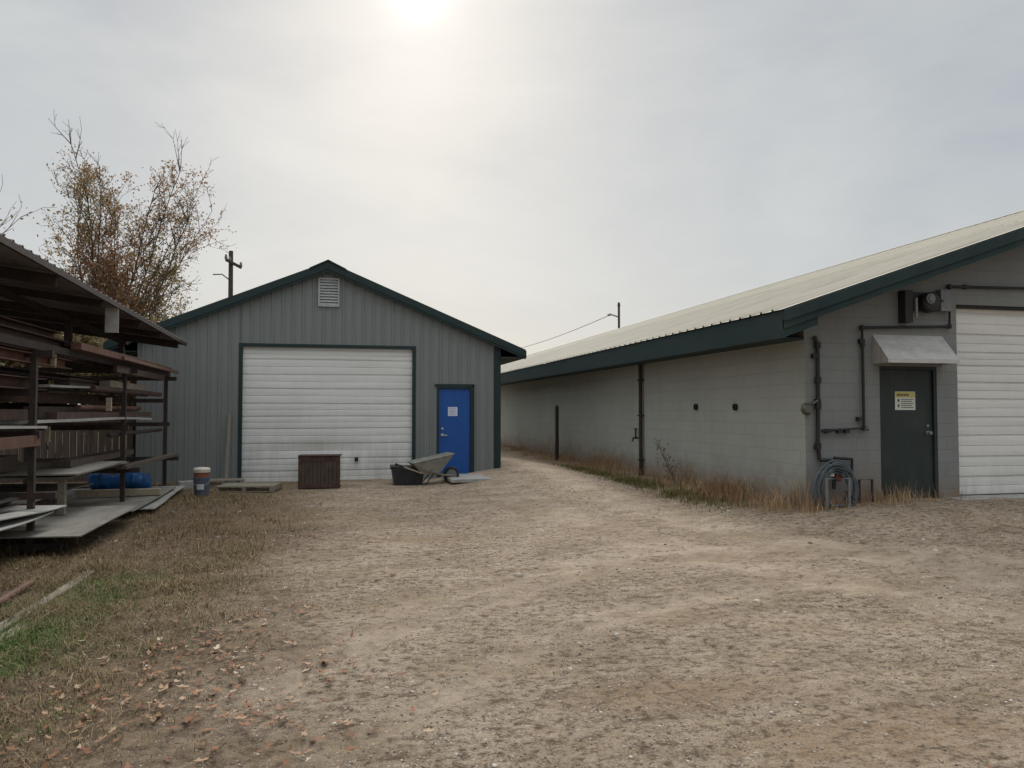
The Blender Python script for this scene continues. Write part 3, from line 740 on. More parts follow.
mb = MB(); mb.lathe([(.05, 0), (.06, .012), (.05, .03)], (q.x + .03, BY - .16, q.z - .12), 14, 'y'); mb.build('valve_wheel', 'red_valve', ps)
mb = MB(); p_ = at(832, 473, Y=BY - .2); mb.lathe([(.03, -.05), (.035, 0), (.02, .05)], (p_.x, BY - .2, p_.z), 10); mb.build('brass_tap', 'can_lid', ps)
a = at(859.5, 500, Y=BY - .12); c_ = at(872, 479.5, Y=BY - .12)
mb = MB(); mb.tube([(a.x, BY - .12, 0), (a.x, BY - .12, c_.z), (c_.x, BY - .12, c_.z), (c_.x, BY - .12, 0)], .02, 8)
tag(mb.build('pipe_hoop', 'rust_dark', None, (a.x, BY - .12, 0)), 'small dark iron pipe hoop between hose coil and green door', 'hoop')

# ---------------------------------------------------------------- things in front of the shed
def GP(px, py, base=0.0):
    p_ = at(px, py, Z=base)
    for _ in range(3): p_ = at(px, py, Z=gzf(p_.x, p_.y))
    return p_
def locbuild(mb, name, mat, root, **k): return mb.build(name, mat, root, origin=(0, 0, 0), **k)
# cabinet
g = GP(319, 489); cab = thing('metal_cabinet', (g.x, g.y, gzf(g.x, g.y) - .01), 'rusty dark brown cabinet standing before the white roller door', 'cabinet')
cab.rotation_euler.z = R(-4)
w2, hh, dd = .425, .69, .42
mb = MB(); mb.box(-w2 + .02, .015, .05, w2 - .02, dd, hh - .02); locbuild(mb, 'body', 'crate', cab)
mb = MB()
for x0, x1, z0, z1 in ((-w2, -w2 + .07, 0, hh), (w2 - .07, w2, 0, hh), (-w2 + .07, w2 - .07, hh - .10, hh), (-w2 + .07, w2 - .07, .03, .10)): mb.box(x0, -.012, z0, x1, .05, z1)
mb.box(-w2 - .01, -.03, hh, w2 + .01, dd + .02, hh + .022)
mb.box(-w2, dd - .05, 0, -w2 + .05, dd, .05); mb.box(w2 - .05, dd - .05, 0, w2, dd, .05)
locbuild(mb, 'frame', 'rust', cab, bevel=.004)
mb = MB()
for k in range(9): mb.box(-.36 + k * .08, -.002, .10, -.36 + k * .08 + .070, .014, hh - .10)
locbuild(mb, 'front_panel', 'crate', cab)
# pallets
def pallet(x, y, z, rz, label, w=1.0, d=.8):
    r_ = thing('pallet', (x, y, z), label, 'pallet', 'wooden pallets by the shed'); r_.rotation_euler.z = rz
    mb = MB(); n = 7
    for k in range(n):
        yy = -d / 2 + k * d / n; mb.box(-w / 2, yy + .008, .10, w / 2, yy + d / n - .02, .122)
    for k in range(3): mb.box(-w / 2, -d / 2 + k * (d - .09) / 2, 0, w / 2, -d / 2 + k * (d - .09) / 2 + .09, .018)
    locbuild(mb, 'deck', 'pallet', r_)
    for k in range(3):
        xx = -w / 2 + k * (w - .07) / 2; mb = MB(); mb.box(xx, -d / 2 + .004, .019, xx + .07, d / 2 - .012, .099); locbuild(mb, 'bearer', 'old_wood', r_)
    return r_
g = GP(247, 493); pallet(g.x, g.y + .42, gzf(g.x, g.y) + .01, R(-9), 'pale wooden pallet lying flat left of the rusty cabinet', 1.14, .8)
g = GP(222, 487); pallet(g.x, g.y + .3, .01, R(4), 'darker wooden pallet half hidden behind the pale pallet', .8, .55)
# leaning lath
a = at(226.5, 478, Y=SY - .32); c_ = at(228.5, 414, Y=SY - .05)
mb = MB(); mb.bar((a.x, SY - .35, .02), (c_.x + .03, SY - .05, c_.z), .075, .03, (0, 1, 0))
tag(mb.build('board', 'light_wood', None, (a.x, SY - .3, 0)), 'narrow pale board leaning upright on the grey shed wall', 'board')
# bucket with a paint can on it
g = at(201.5, 497, Z=0.0); bk = thing('bucket', (g.x, g.y, gzf(g.x, g.y)), 'dull blue plastic bucket with white label at the lumber rack end', 'bucket')
mb = MB(); mb.lathe([(.125, 0), (.15, .33), (.158, .33), (.158, .36), (.15, .362), (.1, .362)], (0, 0, 0), 24); locbuild(mb, 'body', 'bucket_blue', bk, smooth=False)
mb = MB(); R_ = .149
for k in range(6):
    t0, t1 = R(-115 + k * 8), R(-115 + (k + 1) * 8); mb.add([(R_ * math.cos(t0), R_ * math.sin(t0), .14), (R_ * math.cos(t1), R_ * math.sin(t1), .14), ((R_ + .006) * math.cos(t1), (R_ + .006) * math.sin(t1), .24), ((R_ + .006) * math.cos(t0), (R_ + .006) * math.sin(t0), .24)], [(0, 1, 2, 3)])
locbuild(mb, 'label_patch', 'white_label', bk)
mb = MB(); mb.tube([(-.155, 0, .33), (-.12, -.11, .24), (0, -.165, .20), (.12, -.11, .24), (.155, 0, .33)], .004, 5); locbuild(mb, 'handle', 'steel', bk)
cn = thing('paint_can', (g.x, g.y, gzf(g.x, g.y) + .364), 'rusty red paint can with off white lid on top of the blue bucket', 'can')
mb = MB(); mb.lathe([(.135, 0), (.135, .08), (.14, .082), (.14, .09)], (0, 0, 0), 24); locbuild(mb, 'body', 'can_red', cn)
mb = MB(); mb.lathe([(.150, .09), (.155, .15), (.13, .175), (.05, .185)], (0, 0, 0), 24); locbuild(mb, 'lid', 'can_lid', cn)
# small grey block by the rack
g = at(188, 490, Z=0); mb = MB(); mb.box(-.2, -.1, 0, .2, .1, .19); ob = mb.build('concrete_block', 'conc', None, bevel=.01); ob.location = (g.x, g.y + .1, gzf(g.x, g.y) - .01); ob.rotation_euler.z = R(20)
tag(ob, 'grey concrete block on the ground beside the blue bucket', 'block')

# wheelbarrow
g = GP(436, 482); wb = thing('wheelbarrow', (g.x - .12, SY - 1.45, gzf(g.x, SY - 1.35)), 'dull grey steel wheelbarrow parked before the blue door, wheel to the right', 'wheelbarrow')
wb.rotation_euler.z = R(6); wb.scale = (.9, .9, .95)
# tray (x to the right = towards the wheel)
top = [(-.56, -.32, .50), (.46, -.33, .70), (.46, .33, .70), (-.56, .32, .50)]; bot = [(-.34, -.22, .28), (.12, -.22, .24), (.12, .22, .24), (-.34, .22, .28)]
mb = MB(); mb.add(top + bot, [(0, 4, 5, 1), (1, 5, 6, 2), (2, 6, 7, 3), (3, 7, 4, 0), (4, 7, 6, 5)])
tray = locbuild(mb, 'tray', 'barrow', wb)
s_ = tray.modifiers.new('s', 'SOLIDIFY'); s_.thickness = .012
bv = tray.modifiers.new('b', 'BEVEL'); bv.width = .03; bv.segments = 3
mb = MB(); mb.tube([Vector(p_) for p_ in top + [top[0]]], .014, 6); locbuild(mb, 'rim', 'barrow', tray)
mb = MB()
for sy in (-1, 1):
    mb.tube([(-.88, sy * .27, .46), (-.35, sy * .22, .27), (.30, sy * .10, .20), (.47, sy * .055, .19)], .018, 8)
locbuild(mb, 'handle_bar', 'pale_wood', wb)
for sy in (-1, 1):
    mb = MB(); mb.tube([(-.34, sy * .21, .27), (-.42, sy * .23, .02), (-.22, sy * .23, .02), (-.02, sy * .17, .24)], .014, 6)
    locbuild(mb, 'leg', 'conduit', wb)
    mb = MB(); mb.tube([(-.88, sy * .27, .46), (-.76, sy * .255, .41)], .024, 8); locbuild(mb, 'grip', 'conduit', wb)
mb = MB(); mb.lathe([(.13, -.03), (.175, -.045), (.195, -.025), (.195, .025), (.175, .045), (.13, .03)], (0, 0, 0), 22, 'y'); mb.v = [(v[0] + .47, v[1], v[2] + .195) for v in mb.v]
wh = locbuild(mb, 'wheel', 'black_plastic', wb)
mb = MB(); mb.lathe([(.128, -.034), (.128, .034)], (0, 0, 0), 16, 'y'); mb.v = [(v[0] + .47, v[1], v[2] + .195) for v in mb.v]; locbuild(mb, 'rim', 'meter', wh)
# dark tub left of it
tub = thing('storage_tub', (GP(406, 483).x, SY - 1.3, gzf(1.0, SY - 1.3) - .01), 'low black plastic tub with a loose lid, left of the wheelbarrow', 'tub')
mb = MB(); b4 = [(-.30, -.19, 0), (.30, -.19, 0), (.30, .19, 0), (-.30, .19, 0)]; t4 = [(-.35, -.23, .36), (.35, -.23, .36), (.35, .23, .36), (-.35, .23, .36)]
mb.add(b4 + t4, [(0, 3, 2, 1), (0, 1, 5, 4), (1, 2, 6, 5), (2, 3, 7, 6), (3, 0, 4, 7)]); mb.box(-.37, -.25, .33, .37, -.232, .37); mb.box(-.37, .232, .33, .37, .25, .37); mb.box(-.37, -.232, .33, -.352, .232, .37); mb.box(.352, -.232, .33, .37, .232, .37)
for k in range(5): mb.box(-.28 + k * .13, -.228, .03, -.26 + k * .13, -.20, .32)
locbuild(mb, 'body', 'black_plastic', tub)
mb = MB(); mb.add([(-.38, -.26, .385), (.36, -.25, .35), (.37, .26, .36), (-.37, .27, .40), (-.38, -.26, .41), (.36, -.25, .375), (.37, .26, .385), (-.37, .27, .425)], [(0, 3, 2, 1), (4, 5, 6, 7), (0, 1, 5, 4), (1, 2, 6, 5), (2, 3, 7, 6), (3, 0, 4, 7)])
locbuild(mb, 'lid', 'rust_dark', tub)
# door slab and mat
g = GP(472, 483); mb = MB(); mb.box(-.52, -.62, -.03, .52, .62, .05); sl = mb.build('paving_slab', 'conc', None, bevel=.012)
sl.location = (g.x + .08, SY - 1.35, gzf(g.x, SY - 1.35) + .02); sl.rotation_euler.z = R(2)
tag(sl, 'flat grey concrete slab on the dirt in front of the blue door', 'slab')
mb = MB(); mb.box(-.30, -.12, 0, .30, .12, .02); mt = mb.build('doormat', 'teal_mat', None); mt.location = (2.92, SY - .17, gzf(2.9, SY - .17) + .012); mt.rotation_euler.z = R(-3)
tag(mt, 'faded teal doormat at the foot of the blue door', 'mat')

# ---------------------------------------------------------------- storage rack with roof
RX0, RX1 = -3.38, -5.9
frames = (2.5, 6.15, 9.85, 13.75, 16.95)
rack = thing('storage_rack', (-3.4, 9.8, 0), 'dark rusty steel storage rack with sloping metal roof, left of the yard', 'rack')
def rz(x, y=13.5): return 3.08 + .0225 * (17 - y) + .135 * (-3.1 - x)
for i, fy in enumerate(frames):
    mb = MB(); mb.box(RX0 - .033, fy - .033, -.1, RX0 + .033, fy + .033, 2.42); mb.build('post', 'rust_dark', rack)
    mb = MB(); mb.box(RX1 - .05, fy - .05, -.1, RX1 + .05, fy + .05, rz(RX1, fy) - .16); mb.build('post', 'rust_dark', rack)
    mb = MB()
    mb.box(-4.28, fy - .05, 2.44, -4.18, fy + .05, rz(-4.2, fy) - .16); mb.build('roof_prop', 'rust_dark', rack)
    for zz in (.12, .70, 1.40, 1.88, 2.33):
        mb = MB(); mb.box(RX1, fy - .03, zz - .09, RX0 + {.12: .38, .70: .26, 1.40: .08, 1.88: -.05, 2.33: .20}[zz], fy + .03, zz - .01); mb.build('shelf_arm', 'rust_dark', rack)
    mb = MB(); mb.bar((-3.16, fy, rz(-3.16, fy) - .115), (-6.6, fy, rz(-6.6, fy) - .115), .07, .13); mb.build('rafter', 'rust_dark', rack)
for k, ry in enumerate((11.65, 15.3, 7.97)):
    mb = MB(); mb.bar((-3.16, ry, rz(-3.16, ry) - .10), (-6.6, ry, rz(-6.6, ry) - .10), .06, .10); mb.build('rafter', 'rust_dark', rack)
mb = MB()
mb.bar((RX0, 2, 2.375), (RX0, 17.2, 2.375), .07, .09); mb.bar((-4.23, 2, rz(-4.23, 2) - .20), (-4.23, 17.3, rz(-4.23, 17.3) - .20), .08, .08); mb.bar((RX1, 2, rz(RX1, 2) - .20), (RX1, 17.3, rz(RX1, 17.3) - .20), .08, .08)
mb.build('long_beam', 'rust_dark', rack)
mb = MB(); vs = []; ys = []; y = 2.0
while y < 17.25:
    for dy, dh in ((0, 0), (.14, 0), (.16, .025), (.19, .025), (.21, 0)): ys.append((y + dy, dh))
    y += .23
for yy, dh in ys: vs += [(-3.08, yy, rz(-3.08, yy) + dh), (-6.9, yy, rz(-6.9, yy) + dh)]
mb.add(vs, [(2 * i, 2 * i + 1, 2 * i + 3, 2 * i + 2) for i in range(len(ys) - 1)])
mb.build("roof", "roof_dark", rack); mb = MB()
mb.bar((-3.085, 2, rz(-3.1, 2) - .04), (-3.085, ys[-1][0], rz(-3.1, ys[-1][0]) - .04), .035, .07)
Ye = ys[-1][0]; mb.bar((-3.1, Ye, rz(-3.1, Ye) - .03), (-6.9, Ye, rz(-6.9, Ye) - .03), .03, .06)
mb.build('roof_edge', 'rust_dark', rack)
a = at(106, 308, Y=12.2); c_ = at(119, 333, Y=12.2)
mb = MB(); mb.box(a.x, 12.16, c_.z, c_.x, 12.18, a.z); o = mb.build('end_plate', 'galv', rack)

def sheet(name, x0, x1, y0, y1, z, th, mat, label, cat='sheet', group=None, rot=0, warp=.012, tilt=0, seed=0, roll=0):
    """one stored sheet: thin, slightly buckled, ragged rather than ruler straight"""
    r_ = random.Random(seed); cx, cy = (x0 + x1) / 2, (y0 + y1) / 2; nx, ny = 8, 14; vs = []
    p1, p2 = r_.uniform(0, 6), r_.uniform(0, 6)
    for s_ in (0, 1):
        for j in range(ny + 1):
            for i in range(nx + 1):
                u, v = i / nx, j / ny; x = (u - .5) * (x1 - x0); y = (v - .5) * (y1 - y0)
                zz = warp * (math.sin(3 * u + p1 + 4 * v) + .5 * math.sin(7 * v + p2)) + tilt * y + roll * x
                vs.append((x, y, zz + s_ * th))
    n = (nx + 1) * (ny + 1); fs = []
    for j in range(ny):
        for i in range(nx):
            a = j * (nx + 1) + i; fs.append((a, a + nx + 1, a + nx + 2, a + 1)); a += n; fs.append((a, a + 1, a + nx + 2, a + nx + 1))
    edge = [i for i in range(nx + 1)] + [(j + 1) * (nx + 1) - 1 for j in range(1, ny + 1)] + [ny * (nx + 1) + i for i in range(nx - 1, -1, -1)] + [j * (nx + 1) for j in range(ny - 1, 0, -1)]
    for k in range(len(edge)):
        a, b_ = edge[k], edge[(k + 1) % len(edge)]; fs.append((a, b_, b_ + n, a + n))
    mb = MB(); mb.add(vs, fs); o = mb.build(name, mat); o.location = (cx, cy, z); o.rotation_euler.z = rot
    return tag(o, label, cat, group)
SG = 'metal sheets stored in the rack'
sheet('metal_sheet', -5.4, -2.72, 9.35, 12.0, .25, .014, 'sheet', 'large weathered grey sheet on the lowest shelf, sticking out past the nearest post', group=SG, seed=1, warp=.014)
sheet('metal_sheet', -5.2, -2.80, 9.55, 12.3, .215, .012, 'sheet', 'grey sheet just under the large weathered sheet on the lowest shelf', group=SG, seed=2, rot=R(1.5))
sheet('metal_sheet', -5.0, -2.84, 13.0, 16.7, .09, .014, 'sheet_pale', 'pale grey sheet near the ground at the far end of the rack', group=SG, seed=3, rot=R(3), warp=.01)
sheet('metal_sheet', -5.0, -2.93, 12.4, 15.9, .135, .014, 'sheet', 'upper one of the two sheets near the ground beyond the middle post', group=SG, seed=4, rot=R(1))
sheet('metal_sheet', -5.9, -3.2, 6.2, 10.3, .52, .012, 'sheet_pale', 'pale sheet lying crooked between two shelves behind the nearest post', group=SG, seed=5, rot=R(-2), warp=.03)
sheet('metal_sheet', -5.9, -3.13, 6.0, 9.9, .475, .012, 'sheet_pale', 'pale sheet under the crooked one, its edge nearest the yard', group=SG, seed=6, rot=R(1), warp=.025)
sheet('metal_sheet', -5.8, -3.22, 10.9, 13.3, .80, .02, 'sheet', 'wide grey sheet on the waist-high shelf left of the middle post', group=SG, seed=7, warp=.008)
sheet('metal_sheet', -5.8, -3.30, 11.0, 13.7, .765, .015, 'sheet', 'second grey sheet directly below the wide sheet on the waist-high shelf', group=SG, seed=8, rot=R(-1))
sheet('metal_sheet', -5.7, -3.6, 10.4, 13.0, .50, .012, 'sheet', 'smaller grey sheet under the waist-high shelf', group=SG, seed=9)
sheet('metal_sheet', -5.8, -3.35, 9.9, 15.6, 1.47, .035, 'sheet_pale', 'pale long sheet pack on the chest-high shelf', group=SG, seed=10, warp=.02)
sheet('metal_sheet', -5.8, -3.4, 6.0, 10.2, 1.42, .03, 'sheet_pale', 'pale short sheet pack on the chest-high shelf nearest the camera', group=SG, seed=11, rot=R(-2))
sheet('metal_sheet', -5.8, -3.45, 10.6, 14.2, 1.93, .03, 'sheet_pale', 'pale thin sheet on the shelf below the rusty top load', group=SG, seed=12)

def long_item(kind, x, z, y0, y1, w, h, mat, label, cat, rot=0, group='long stock stored in the rack', drop=0):
    mb = MB(); L = (y1 - y0) / 2
    if kind == 'pipe': mb.tube([(0, -L, 0), (0, 0, -drop), (0, L, 0)], w / 2, 10)
    elif kind == 'channel':
        t = .012
        mb.box(-w / 2, -L, -h / 2, -w / 2 + t, L, h / 2); mb.box(-w / 2 + t, -L, h / 2 - t, w / 2, L, h / 2); mb.box(-w / 2 + t, -L, -h / 2, w / 2, L, -h / 2 + t)
    elif kind == 'beam':
        t = .012
        mb.box(-t / 2, -L, -h / 2 + t, t / 2, L, h / 2 - t); mb.box(-w / 2, -L, h / 2 - t, w / 2, L, h / 2); mb.box(-w / 2, -L, -h / 2, w / 2, L, -h / 2 + t)
    else: mb.box(-w / 2, -L, -h / 2, w / 2, L, h / 2)
    o = mb.build({'pipe': 'pipe', 'channel': 'steel_channel', 'beam': 'steel_beam', 'timber': 'timber'}[kind], mat)
    o.location = (x, (y0 + y1) / 2, z); o.rotation_euler.z = rot
    return tag(o, label, cat, group)
long_item('timber', -3.30, 2.46, 10.9, 17.0, .12, .09, 'rust_red', 'orange red rusty bar on the outer edge of the top shelf', 'steel bar', R(.8))
long_item('timber', -3.16, 2.42, 12.6, 17.15, .05, .05, 'rust_red', 'thin rusty bar outermost on the top shelf', 'steel bar', R(1))
long_item('beam', -3.62, 2.45, 6.2, 11.9, .16, .22, 'rust', 'deep rusty beam on the top shelf nearest the camera', 'steel beam')
long_item('beam', -3.78, 2.44, 12.1, 16.8, .16, .20, 'rust', 'rusty beam on the top shelf behind the orange red bar', 'steel beam')
long_item('channel', -3.44, 2.23, 6.0, 11.2, .10, .12, 'rust_red', 'pinkish rusty channel hanging below the deep beam', 'steel channel')
long_item('channel', -3.98, 2.44, 9.0, 15.4, .12, .16, 'rust', 'rusty channel in the middle of the top shelf', 'steel channel')
long_item('timber', -3.50, 2.54, 13.0, 16.2, .26, .03, 'old_wood', 'old plank lying on top of the rusty bars, far end', 'plank', R(-1.5))
long_item('pipe', -4.4, 2.40, 8.5, 16.2, .10, .1, 'rust_dark', 'dark pipe innermost on the top shelf', 'pipe')
long_item('pipe', -3.42, 1.95, 12.2, 16.6, .09, .09, 'rust', 'rusty pipe at the outer edge of the second highest shelf', 'pipe')
long_item('pipe', -3.56, 1.94, 12.0, 16.1, .09, .09, 'rust_dark', 'dark pipe next to the rusty pipe on the second highest shelf', 'pipe')
long_item('channel', -3.48, 1.94, 7.0, 10.4, .12, .14, 'rust', 'brown channel on the second highest shelf nearest the camera', 'steel channel')
long_item('beam', -3.75, 1.80, 9.9, 14.0, .14, .14, 'rust', 'rusty beam under the second highest shelf', 'steel beam')
long_item('timber', -3.50, 1.56, 10.8, 15.9, .14, .09, 'rust', 'brown timber on the pale sheet pack', 'timber')
long_item('timber', -3.80, 1.60, 11.0, 16.2, .18, .16, 'fence', 'thick dark timber behind the brown one on the sheet pack', 'timber')
long_item('timber', -3.4, 1.28, 6.2, 9.9, .10, .12, 'rust_red', 'reddish timber under the chest-high shelf nearest the camera', 'timber', R(-1))
long_item('pipe', -3.46, 1.24, 13.2, 16.9, .07, .07, 'rust_dark', 'thin dark pipe under the chest-high shelf, far end', 'pipe')
long_item('timber', -3.28, .715, 13.4, 17.3, .16, .05, 'fence', 'dark plank at the far end of the waist-high shelf', 'plank', R(-1))
long_item('channel', -3.66, 2.62, 7.4, 11.4, .12, .10, 'rust', 'rusty channel lying on top of the deep beam, highest in the rack', 'steel channel', R(-.6))
long_item('timber', -3.52, 2.52, 11.4, 16.7, .10, .05, 'rust_dark', 'dark bar between the orange red bar and the rusty beam on top', 'steel bar', R(.4))
long_item('timber', -3.30, 2.27, 12.9, 16.3, .05, .10, 'rust', 'brown bar hanging under the orange red bar', 'steel bar')
long_item('channel', -3.62, 2.08, 8.0, 13.6, .14, .07, 'rust_dark', 'dark channel on top of the second highest shelf', 'steel channel')
long_item('timber', -3.47, 2.04, 13.0, 15.2, .16, .10, 'old_wood', 'pale old timber on top of the pipes, second highest shelf', 'timber')
long_item('timber', -3.70, 2.02, 11.8, 15.0, .20, .14, 'fence', 'dark timber behind the pale old one, second highest shelf', 'timber')
long_item('beam', -4.10, 1.98, 6.5, 12.5, .20, .22, 'rust_dark', 'dark beam deep in the second highest shelf', 'steel beam')
long_item('timber', -3.62, 1.58, 6.4, 10.1, .20, .12, 'rust', 'brown timber on the short sheet pack nearest the camera', 'timber')
long_item('pipe', -3.50, 1.67, 11.8, 15.4, .07, .07, 'rust_red', 'thin reddish pipe on the brown timber', 'pipe', R(.5))
long_item('pipe', -4.2, 1.66, 8.0, 15.8, .14, .14, 'rust_dark', 'thick dark pipe deep in the chest-high shelf', 'pipe')
long_item('timber', -3.75, .87, 12.0, 15.5, .25, .09, 'fence', 'dark timber on the long sheet of the waist-high shelf', 'timber')
long_item('timber', -4.3, .93, 6.8, 11.6, .30, .20, 'fence', 'stout dark timber deep on the waist-high shelf', 'timber')
long_item('timber', -4.0, .37, 9.6, 12.6, .20, .14, 'rust', 'brown timber on the large lowest sheet', 'timber')
long_item('channel', -3.45, .62, 6.3, 9.6, .10, .08, 'rust_dark', 'dark channel on the crooked pale sheet', 'steel channel')
# the cross bearer and odd blocks
mb = MB(); mb.box(-4.30, 14.45, .16, -2.95, 14.57, .27); tag(mb.build('timber', 'pale_wood', None, (-3.6, 14.5, .16), bevel=.006), 'pale cross timber lying on the low sheets past the middle post', 'timber', 'long stock stored in the rack')
mb = MB(); mb.box(-3.52, 11.15, .27, -3.44, 11.25, .755); tag(mb.build('timber', 'old_wood', None, (-3.5, 11.2, .27)), 'short upright timber propping the waist-high grey sheet', 'timber', 'long stock stored in the rack')
for (x, y, z, w_, h2, lab) in ((-3.42, 10.6, 2.16, .05, .18, 'pale upright stub of wood under the top shelf'),
                               (-3.33, 12.7, 1.62, .07, .20, 'pale end block on the chest-high sheets by the middle post'),
                               (-3.60, 11.0, 1.22, .05, .20, 'white upright stub hanging below the chest-high sheets')):
    mb = MB(); mb.box(x - w_ / 2, y - .03, z, x + w_ / 2, y + .03, z + h2); tag(mb.build('wood_block', 'pale_wood', None, (x, y, z)), lab, 'wood block')
# blue tarp bundle
tb = thing('tarpaulin_bundle', (-3.95, 15.9, .12), 'bright blue tarpaulin bundle lying under the waist-high shelf', 'tarpaulin')
mb = MB(); pts = [(-.68, 0, .17), (-.60, .02, .19), (-.3, 0, .20), (0, .02, .22), (.3, 0, .24), (.52, .01, .25), (.60, 0, .25)]
pts = [(x_ * .8, 0, .17 + .02 * math.sin(x_ * 9)) for x_ in [k * .06 - .66 for k in range(23)]]
mb.tube(pts, [.10] + [.15 + .016 * math.sin(k * .45 + 1) + .012 * math.sin(k * 2.3) for k in range(21)] + [.12], 20)
r_ = random.Random(5); mb.v = [(v[0] + r_.uniform(-.01, .01), v[1] * 1.2 + r_.uniform(-.02, .02), max(.0, v[2] + r_.uniform(-.022, .022))) for v in mb.v]
locbuild(mb, 'cover', 'tarp', tb, smooth=True)
for xx, rr in ((-.30, .19), (.25, .20)):
    mb = MB()
    mb.tube([(xx, math.cos(t) * rr * 1.2, .18 + math.sin(t) * rr) for t in [k * math.pi / 8 for k in range(17)]], .008, 5)
    locbuild(mb, 'rope', 'dark_seal', tb)

# board fence behind the rack
fn = thing('board_fence', (-9, 19.6, 0), 'low brown vertical board fence behind the storage rack', 'fence')
mb = MB(); x = -16.0; r_ = random.Random(3)
while x < -4.6:
    h2 = 1.55 + r_.uniform(-.04, .04); mb.box(x, 19.58 + r_.uniform(0, .012), -.05, x + .138, 19.61, h2); x += .15
mb.build('boards', 'fence', fn)
mb = MB(); mb.box(-16, 19.615, .4, -4.6, 19.66, .5); mb.box(-16, 19.615, 1.15, -4.6, 19.66, 1.25); mb.build('rail', 'fence', fn)
for k in range(6):
    mb = MB(); mb.box(-16 + k * 2.27, 19.665, -.1, -15.9 + k * 2.27, 19.765, 1.6); mb.build('post', 'fence', fn)

# boards and pipe in the grass
def flat_board(x, y0, y1, w_, th, mat, label, rot=0, name='plank', dz=.01):
    L = (y1 - y0) / 2; cy = (y0 + y1) / 2; z = gzf(x, cy) + dz; mb = MB(); n = 10; r_ = random.Random(int(x * 100))
    for k in range(n):
        ya, yb = -L + 2 * L * k / n, -L + 2 * L * (k + 1) / n
    xs_ = [(-L + 2 * L * k / n) for k in range(n + 1)]; off = [r_.uniform(-.006, .006) for _ in xs_]; vs = []
    for yy, o_ in zip(xs_, off): vs += [(-w_ / 2 + o_, yy, 0), (w_ / 2 + o_, yy, 0), (w_ / 2 + o_, yy, th + o_ * .5), (-w_ / 2 + o_, yy, th - o_ * .5)]
    fs = []
    for k in range(n):
        a = 4 * k
        for q_ in range(4): fs.append((a + q_, a + (q_ + 1) % 4, a + 4 + (q_ + 1) % 4, a + 4 + q_))
    fs += [(3, 2, 1, 0), (4 * n, 4 * n + 1, 4 * n + 2, 4 * n + 3)]
    mb.add(vs, fs); o = mb.build(name, mat); o.location = (x, cy, z); o.rotation_euler.z = rot
    return tag(o, label, 'plank', 'old planks in the grass')
flat_board(-2.24, 4.2, 6.55, .085, .05, 'pale_wood', 'pale dry plank lying at the picture edge in the green grass', R(1), dz=-.015)
flat_board(-2.37, 5.2, 8.45, .09, .06, 'old_wood', 'longer grey plank lying in the green grass beside the rack', R(-1.2), dz=-.028)
o = long_item('pipe', -2.66, .05, 5.0, 7.9, .06, .06, 'rust_red', 'rusty pipe on the ground between planks and rack', 'pipe', R(1.5), group='pipes on the ground')

